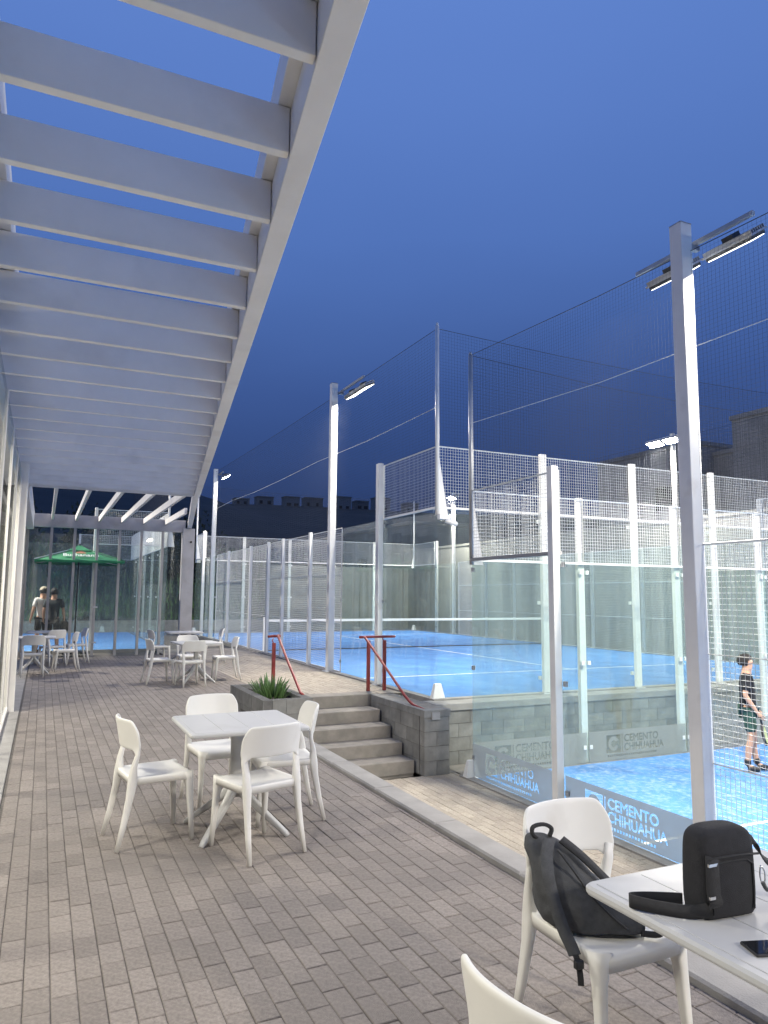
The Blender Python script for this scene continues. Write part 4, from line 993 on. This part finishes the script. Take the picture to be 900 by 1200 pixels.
def person(loc, rz, H_, label, armL, armR, legL, legR, shirt, shorts, shoes, head_pitch=0, hair=M_hair, cap=None, group=None, gender=0, sleeve=.5, shortlen=.75, socks=None):
    r = thing('person', loc, label, 'person', group, rz); k = H_/1.70
    def s_(p): return tuple(v*k for v in p)
    J = {}; E = []
    def j(n, x, y, z, a, b_=None): J[n] = s_((x, y, z, a)+((b_,) if b_ else ()))
    j('pelvis', 0, 0, .92, .125, .10); j('waist', 0, .0, 1.06, .115, .088); j('chest', 0, -.01, 1.25, .14, .10); j('upch', 0, -.01, 1.37, .11, .08)
    j('neck', 0, .0, 1.46, .055); j('skull0', 0, .015, 1.53, .065, .07); j('skull1', 0, .01, 1.60, .075, .09); j('skull2', 0, .0, 1.655, .06, .075)
    j('nose', 0, .098, 1.575, .012); j('chin', 0, .075, 1.51, .025)
    j('earL', -.082, -.0, 1.58, .014); j('earR', .082, -.0, 1.58, .014)
    E += [('pelvis','waist'),('waist','chest'),('chest','upch'),('upch','neck'),('neck','skull0'),('skull0','skull1'),('skull1','skull2'),('skull1','nose'),('skull0','chin'),('skull1','earL'),('skull1','earR')]
    for sgn, nm, arm, leg in ((-1,'L',armL,legL),(1,'R',armR,legR)):
        j('sh'+nm, sgn*.17, -.01, 1.39, .055); E.append(('upch','sh'+nm))
        el, wr = arm
        j('el'+nm, *el, .038); j('fo'+nm, *[(el[i]*.7+wr[i]*.3) for i in range(3)], .039); j('wr'+nm, *wr, .024)
        E += [('sh'+nm,'el'+nm),('el'+nm,'fo'+nm),('fo'+nm,'wr'+nm)]
        d = (Vector(wr)-Vector(el)).normalized(); pc = Vector(wr)+d*.055; j('palm'+nm, *pc, .026, .018); E.append(('wr'+nm,'palm'+nm))
        for q in range(4):
            o_ = Vector((0, 1, 0))*(.022-.0145*q); L_ = (.062,.070,.065,.052)[q]
            j(f'f{nm}{q}a', *(pc+o_+d*.035), .0085); j(f'f{nm}{q}b', *(pc+o_+d*(.035+L_*.6)+Vector((-sgn*.014,.006,0))), .0078); j(f'f{nm}{q}c', *(pc+o_+d*(.03+L_*.85)+Vector((-sgn*.035,.008,0))), .0065)
            E += [('palm'+nm, f'f{nm}{q}a'), (f'f{nm}{q}a', f'f{nm}{q}b'), (f'f{nm}{q}b', f'f{nm}{q}c')]
        j('th'+nm, *(pc+Vector((0,.045,0))+d*.0), .009); j('tt'+nm, *(pc+Vector((-sgn*.012,.058,0))+d*.035), .008); E += [('palm'+nm,'th'+nm),('th'+nm,'tt'+nm)]
        kn, an, toe = leg
        j('hip'+nm, sgn*.09, 0, .88, .088); j('kn'+nm, *kn, .055); j('calf'+nm, kn[0]*.65+an[0]*.35, kn[1]*.65+an[1]*.35-.02, kn[2]*.65+an[2]*.35, .054); j('an'+nm, *an, .038); j('toe'+nm, *toe, .032)
        E += [('pelvis','hip'+nm),('hip'+nm,'kn'+nm),('kn'+nm,'calf'+nm),('calf'+nm,'an'+nm),('an'+nm,'toe'+nm)]
    skin_mesh('body', J, E, M_skin, r)
    # hair
    hj = {}; b = MB()
    hc = Vector(s_((0,-.012,1.615)))
    def hf(u, v):
        th = u*2*PI; ph_ = v*PI*.72
        rr_ = Vector((.092*math.sin(ph_)*math.cos(th), .112*math.sin(ph_)*math.sin(th), .105*math.cos(ph_)))*k
        if math.sin(th) > .3 and ph_ > 1.05: rr_ *= .80
        n_ = 1.03+.05*math.sin(th*7+ph_*9)*math.sin(ph_*5+1)+.03*math.sin(th*17+ph_*13)
        return hc+rr_*n_
    b.grid(hf, 24, 10); b.build('hair', hair, r, True, local=True)
    for sgn in (-1, 1):
        q = MB(); e_ = Vector(s_((sgn*.032,.084,1.60))); q.tube(e_, e_+Vector((0,.006,0)), .009*k, 8); q.build('eye', M_dark, r, local=True)
    q = MB(); q.box(-.022*k, .022*k, .088*k, .094*k, 1.535*k, 1.542*k); q.build('mouth', M_rtext, r, local=True)
    if cap:
        q = MB(); cc = Vector(s_((0,0,1.635)))
        q.grid(lambda u, v: cc+Vector((.10*math.sin(v*PI/2)*math.cos(u*2*PI), .118*math.sin(v*PI/2)*math.sin(u*2*PI), .095*math.cos(v*PI/2)))*k, 20, 6)
        q.grid(lambda u, v: cc+Vector(((u-.5)*.15, .10+v*.085*(1-(2*u-1)**2*.5), -.008-.012*v))*k, 6, 3); q.build('cap', cap, r, True, local=True)
    # shirt
    SJ = {}; SE = []
    def t(n, x, y, z, a, b_=None): SJ[n] = s_((x, y, z, a)+((b_,) if b_ else ()))
    t('hem', 0, -.01, .79, .152, .135); t('w', 0, .0, 1.02, .148, .120); t('c', 0, -.01, 1.25, .165, .122); t('u', 0, -.01, 1.37, .125, .095); t('n', 0, 0, 1.43, .068)
    SE += [('hem','w'),('w','c'),('c','u'),('u','n')]
    for sgn, nm, arm in ((-1,'L',armL),(1,'R',armR)):
        t('s'+nm, sgn*.172, -.01, 1.39, .066); el = Vector(arm[0]); sh = Vector((sgn*.172,-.01,1.39)); p = sh.lerp(el, .45); p2 = sh.lerp(el, .9*sleeve+.35)
        t('a'+nm, *p, .068); t('b'+nm, *p2, .066); SE += [('u','s'+nm),('s'+nm,'a'+nm),('a'+nm,'b'+nm)]
    skin_mesh('shirt', SJ, SE, shirt, r)
    PJ = {}; PE = []
    def t2(n, x, y, z, a, b_=None): PJ[n] = s_((x, y, z, a)+((b_,) if b_ else ()))
    t2('p', 0, 0, .93, .135, .112)
    for sgn, nm, leg in ((-1,'L',legL),(1,'R',legR)):
        hp = Vector((sgn*.09, 0, .86)); kn = Vector(leg[0]); p = hp.lerp(kn, .5); p2 = hp.lerp(kn, shortlen)
        t2('h'+nm, *hp, .098); t2('m'+nm, *p, .090); t2('e'+nm, *p2, .084); PE += [('p','h'+nm),('h'+nm,'m'+nm),('m'+nm,'e'+nm)]
    skin_mesh('shorts', PJ, PE, shorts, r)
    for sgn, nm, leg in ((-1,'L',legL),(1,'R',legR)):
        an, toe = Vector(leg[1]), Vector(leg[2]); d = (toe-an); d.z = 0; d.normalize()
        K = {'h': s_((*(an-d*.045-Vector((0,0,.035))), .050)), 'm': s_((*(an+d*.07-Vector((0,0,.035))), .050, .046)), 't': s_((*(an+d*.17-Vector((0,0,.045))), .044, .038)), 'a': s_((*(an+Vector((0,0,.02))), .052))}
        skin_mesh('shoe', K, [('a','h'),('h','m'),('m','t')], shoes, r)
        if socks:
            K = {'a': s_((*(an+Vector((0,0,-.01))), .050)), 'b': s_((*(an+Vector((0,0,.06))), .052)), 'c': s_((*(an+Vector((0,0,.10))), .054))}; skin_mesh('sock', K, [('a','b'),('b','c')], socks, r)
    return r
pz_ = ZL+.006
pp = person((9.5, 7.62, pz_), math.radians(-137), 1.66, 'boy in black t-shirt and dark shorts with a racket on the lower court', ((-.21,-.03,1.12),(-.20,.10,.90)), ((.21,-.05,1.12),(.20,.10,.885)),
       ((-.09,.06,.48),(-.09,.09,.085),(-.09,.24,.03)), ((.09,.02,.48),(.09,-.05,.085),(.10,.10,.03)), M_cloth_b, M_cloth_g, M_black, socks=M_black, shortlen=.8)
rk = thing('padel_racket', (9.70, 7.45, pz_+.8), 'yellow green racket held low by the boy on the lower court', 'racket')
hx = Vector((9.5, 7.62, pz_))+Matrix.Rotation(math.radians(-137), 3, 'Z')@(Vector((.20,.135,.82))*1.66/1.70)
dr = Vector((.12, -.14, -1)).normalized(); sd = Vector((.8, .5, .22)); sd = (sd-dr*sd.dot(dr)).normalized(); nr = dr.cross(sd)
b = MB(); b.tube(hx-dr*.05, hx+dr*.10, .014, 8); b.build('grip', M_black, rk, True)
b = MB(); vs = []; n = 22; hc = hx+dr*.25
for s_ in (-1, 1):
    vs += [hc+(dr*.14*math.cos(2*PI*q/n)+sd*.115*math.sin(2*PI*q/n))*(.86)+nr*.018*s_ for q in range(n)]
b.add(vs, [tuple(range(n)), tuple(range(2*n-1, n-1, -1))]); b.build('face', M_racket, rk)
b = MB(); b.path([hc+dr*.14*math.cos(2*PI*q/n)+sd*.115*math.sin(2*PI*q/n) for q in range(n+1)], .017, 6); b.build('frame', M_black, rk, True)
person((.02, 21.45, .0), math.radians(22), 1.75, 'man in white t-shirt and beige cap behind the glass screen', ((-.24,-.02,1.14),(-.25,.08,.92)), ((.22,-.02,1.14),(.20,.16,1.0)),
       ((-.10,.02,.48),(-.11,.0,.08),(-.12,.16,.03)), ((.10,.02,.48),(.11,.0,.08),(.12,.16,.03)), M_cloth_w, M_cloth_b, M_black, cap=M_cap)
person((.28, 21.15, .0), math.radians(-10), 1.72, 'person in dark grey t-shirt and black shorts beside the man in the cap', ((-.23,-.02,1.14),(-.24,.06,.92)), ((.24,-.0,1.14),(.26,.05,.90)),
       ((-.10,.02,.48),(-.12,.0,.08),(-.13,.16,.03)), ((.10,.05,.48),(.13,.06,.08),(.14,.22,.03)), M_cloth_d, M_cloth_b, M_black)
bg_ = thing('carry_bag', (.54, 21.18, .62), 'black round bag hanging from the hand of the person in grey', 'bag')
b = MB(); lathe_like(b, [((.55,21.18,z),(1,0,0),(0,1,0),rx_,ry_,.8) for z, rx_, ry_ in [(.60,.06,.03),(.62,.11,.055),(.72,.14,.07),(.82,.12,.06),(.88,.07,.04)]], 20); b.build('bag_body', M_fabric, bg_, True)
b = MB(); b.path(smooth_pts([(.50,21.18,.87),(.52,21.18,.93),(.57,21.18,.93),(.60,21.18,.87)]), .008, 6); b.build('handle', M_strap, bg_, True)

# ------------------------------------------------------------------ surroundings
# low kerb wall and grassy bank beyond the courts
b = MB(); b.box(-30, 17, 34.3, 34.5, -.07, .42); struct(b.build('bank_kerb', M_kerb))
def noise2(x, y): return math.sin(x*.37+1.3*math.sin(y*.21))*math.cos(y*.31+.7*math.sin(x*.17))
b = MB(); b.grid(lambda u, v: Vector((-60+u*90, 34.5+v*30, .30+4.2*min(1, v*2.2)+.25*noise2((-60+u*90)*1.7, v*60)+.1*noise2(u*400, v*100))), 90, 30); struct(b.build('grass_bank', M_grass, None, True))
# tufts on the bank (stuff)
b = MB()
for k in range(5200):
    x = random.uniform(-8, 16.5); v = random.random()**1.4*.5; y = 34.6+v*30; z = .30+4.2*min(1, v*2.2)+.25*noise2(x*1.7, v*60)+.05
    h = random.uniform(.15, .55); w = random.uniform(.02, .05); a = random.uniform(0, PI); dx = random.uniform(-.2,.2); b.cur = random.random()
    b.add([(x-w*math.cos(a), y-w*math.sin(a), z-.1), (x+w*math.cos(a), y+w*math.sin(a), z-.1), (x+dx, y+random.uniform(-.2,.2), z+h)], [(0,1,2)])
o = b.build('grass_tufts', M_leaf, tint=True); tag(o, 'dark grass growing on the bank behind the courts', 'grass', kind='stuff')
# concrete boundary wall right of the upper court
bw_ = thing('boundary_wall', (17, 24, 0), 'tall board-marked concrete wall right of the upper court', 'wall')
y = 9.9
pm_ = MB(); pm_.box(0, .22, .008, 2.392, -.1, 3.85); pmm = mesh_only(pm_, 'panel', M_conc)
while y < 38: place(pmm, 'panel', bw_, (17+random.uniform(-.01,.01), y, 0)); y += 2.4
b = MB(); b.box(16.96, 17.26, 9.9, 38.2, 3.852, 3.95); b.build('coping', M_conc, bw_)
pw = thing('end_wall', (14, 33.6, 0), 'grey concrete wall behind the far end of the upper court', 'wall')
x = 9.5
pm_ = MB(); pm_.box(.008, 2.392, 0, .2, -.1, 3.0); pmm = mesh_only(pm_, 'panel', M_conc)
while x < 16.8: place(pmm, 'panel', pw, (x, 33.4+random.uniform(-.01,.01), 0)); x += 2.4
# concrete buildings at the right
def building(name, x0, x1, y0, y1, z1, label, wins=(), m=M_dconc, step=None, group=None):
    r = thing(name, ((x0+x1)/2, (y0+y1)/2, 0), label, 'building', group)
    b = MB(); b.box(x0, x1, y0, y1, -1, z1); b.build('wall', m, r)
    b = MB(); b.box(x0-.06, x1+.06, y0-.06, y1+.06, z1+.001, z1+.18); b.build('parapet', m, r)
    for (ya, yb, za, zb) in wins:
        q = MB(); q.box(x0-.02, x0+.03, ya, yb, za, zb); f = q.build('window', M_house, r); q = MB(); q.box(x0-.03, x0-.021, ya+.06, yb-.06, za+.06, zb-.06); q.build('pane', M_dark, f) if False else q.build('pane', M_dark, r)
    k = 1
    while z1-k*1.2 > 0:
        q = MB(); q.box(x0-.012, x0-.001, y0, y1, z1-k*1.2, z1-k*1.2+.03); q.build('joint_band', M_dconc, r); k += 1
    return r
building('concrete_building', 26, 34, 23.0, 29.2, 8.45, 'grey concrete building behind the light pole, the farther one', [(24.2, 25.4, 5.6, 6.8)])
building('concrete_building', 27.2, 34, 20.6, 22.97, 8.0, 'narrow recessed grey building between two taller concrete ones', [])
building('concrete_building', 25.4, 34, 9, 20.5, 8.9, 'grey concrete building at the right edge with a dark window', [(16.6, 18.4, 6.2, 7.6), (12.5, 14.0, 6.2, 7.6)])
building('shed', 18.5, 24, 36, 46, 5.6, 'pale flat roofed house beyond the upper court', [(38, 39.5, 2.5, 4), (42, 43.5, 2.5, 4)], M_conc)
# hills
b = MB()
def hz(x, y):
    t = min(1, max(0, (y-60)/170)); base = -1+(31+(x-60)*.035)*t**.85
    left = min(1, max(0, (50-x)/50))**.8*13*t
    return base+left+1.2*noise2(x*.09, y*.07)*t
b.grid(lambda u, v: Vector((-350+u*850, 50+v*260, hz(-350+u*850, 50+v*260) if v < .98 else -2)), 170, 60); struct(b.build('hill', M_hill, None, True))
labs = ['small dark house, leftmost on the ridge', 'second dark house from the left on the ridge', 'third dark house from the left on the ridge', 'flat roofed house on the ridge just left of the upper court light pole', 'flat roofed house on the ridge just right of the upper court light pole', 'house on the ridge left of the corner mesh', 'house on the ridge behind the corner mesh', 'last house on the ridge at the right']
for i, (x, w, hh) in enumerate([(53.5,4.6,2.4),(61.5,5.4,3.0),(69.3,4.9,3.6),(77.5,6.2,3.4),(87,5.0,4.6),(95.5,4.6,3.4),(104,5.8,4.8),(114,5,3.7)]):
    y = 226+[0,3,-2,2,-3,1,4,0][i]; z = max(hz(x, y-2), hz(x+w, y-2))-.3
    r = thing('hill_house', (x+w/2, y, z), labs[i], 'house', 'houses on the ridge')
    b = MB(); b.box(x, x+w, y, y+4, z-3, z+hh); b.build('wall', M_house, r)
    b = MB(); b.box(x-.2, x+w+.2, y-.2, y+4.2, z+hh, z+hh+.3); b.build('roof', M_house, r)
    for q in range(2):
        c_ = MB(); c_.box(x+w*(.12+.5*q), x+w*(.12+.5*q)+.8+.3*(i % 3), y-.06, y+.02, z+.8, z+1.7+.2*(i % 2)); c_.build('window', M_dark, r)
# dark trees behind the far court
def tree(x, y, h, label):
    r = thing('tree', (x, y, .5), label, 'tree', 'trees behind the far court')
    b = MB(); b.path([(x,y,.3),(x+.1,y,h*.35),(x-.05,y+.1,h*.6),(x+.1,y,h*.85)], [.16,.12,.08,.03], 8); b.build('trunk', M_room, r, True)
    b = MB()
    for k in range(2600):
        a, t_ = random.uniform(0, 2*PI), random.random(); ph_ = random.uniform(-1, 1); rr_ = h*.36*random.random()**.4*(1+.3*math.sin(a*3+ph_*4))
        c = Vector((x+rr_*math.cos(a)*math.sqrt(1-ph_*ph_), y+rr_*math.sin(a)*math.sqrt(1-ph_*ph_), h*.66+rr_*ph_*1.1)); u = Vector((random.gauss(0,1),random.gauss(0,1),random.gauss(0,1))).normalized(); w = u.orthogonal().normalized(); s_ = random.uniform(.08,.2)
        b.add([c-u*s_, c+w*s_*.5, c+u*s_, c-w*s_*.5], [(0,1,2,3)])
    b.build('crown', M_thatch, r)
tree(-3, 39, 6.5, 'dark tree behind the far court at the left'); tree(2.2, 41, 5.5, 'dark tree behind the middle of the glass screen'); tree(7, 42, 5.8, 'dark tree behind the upper court rear pole')
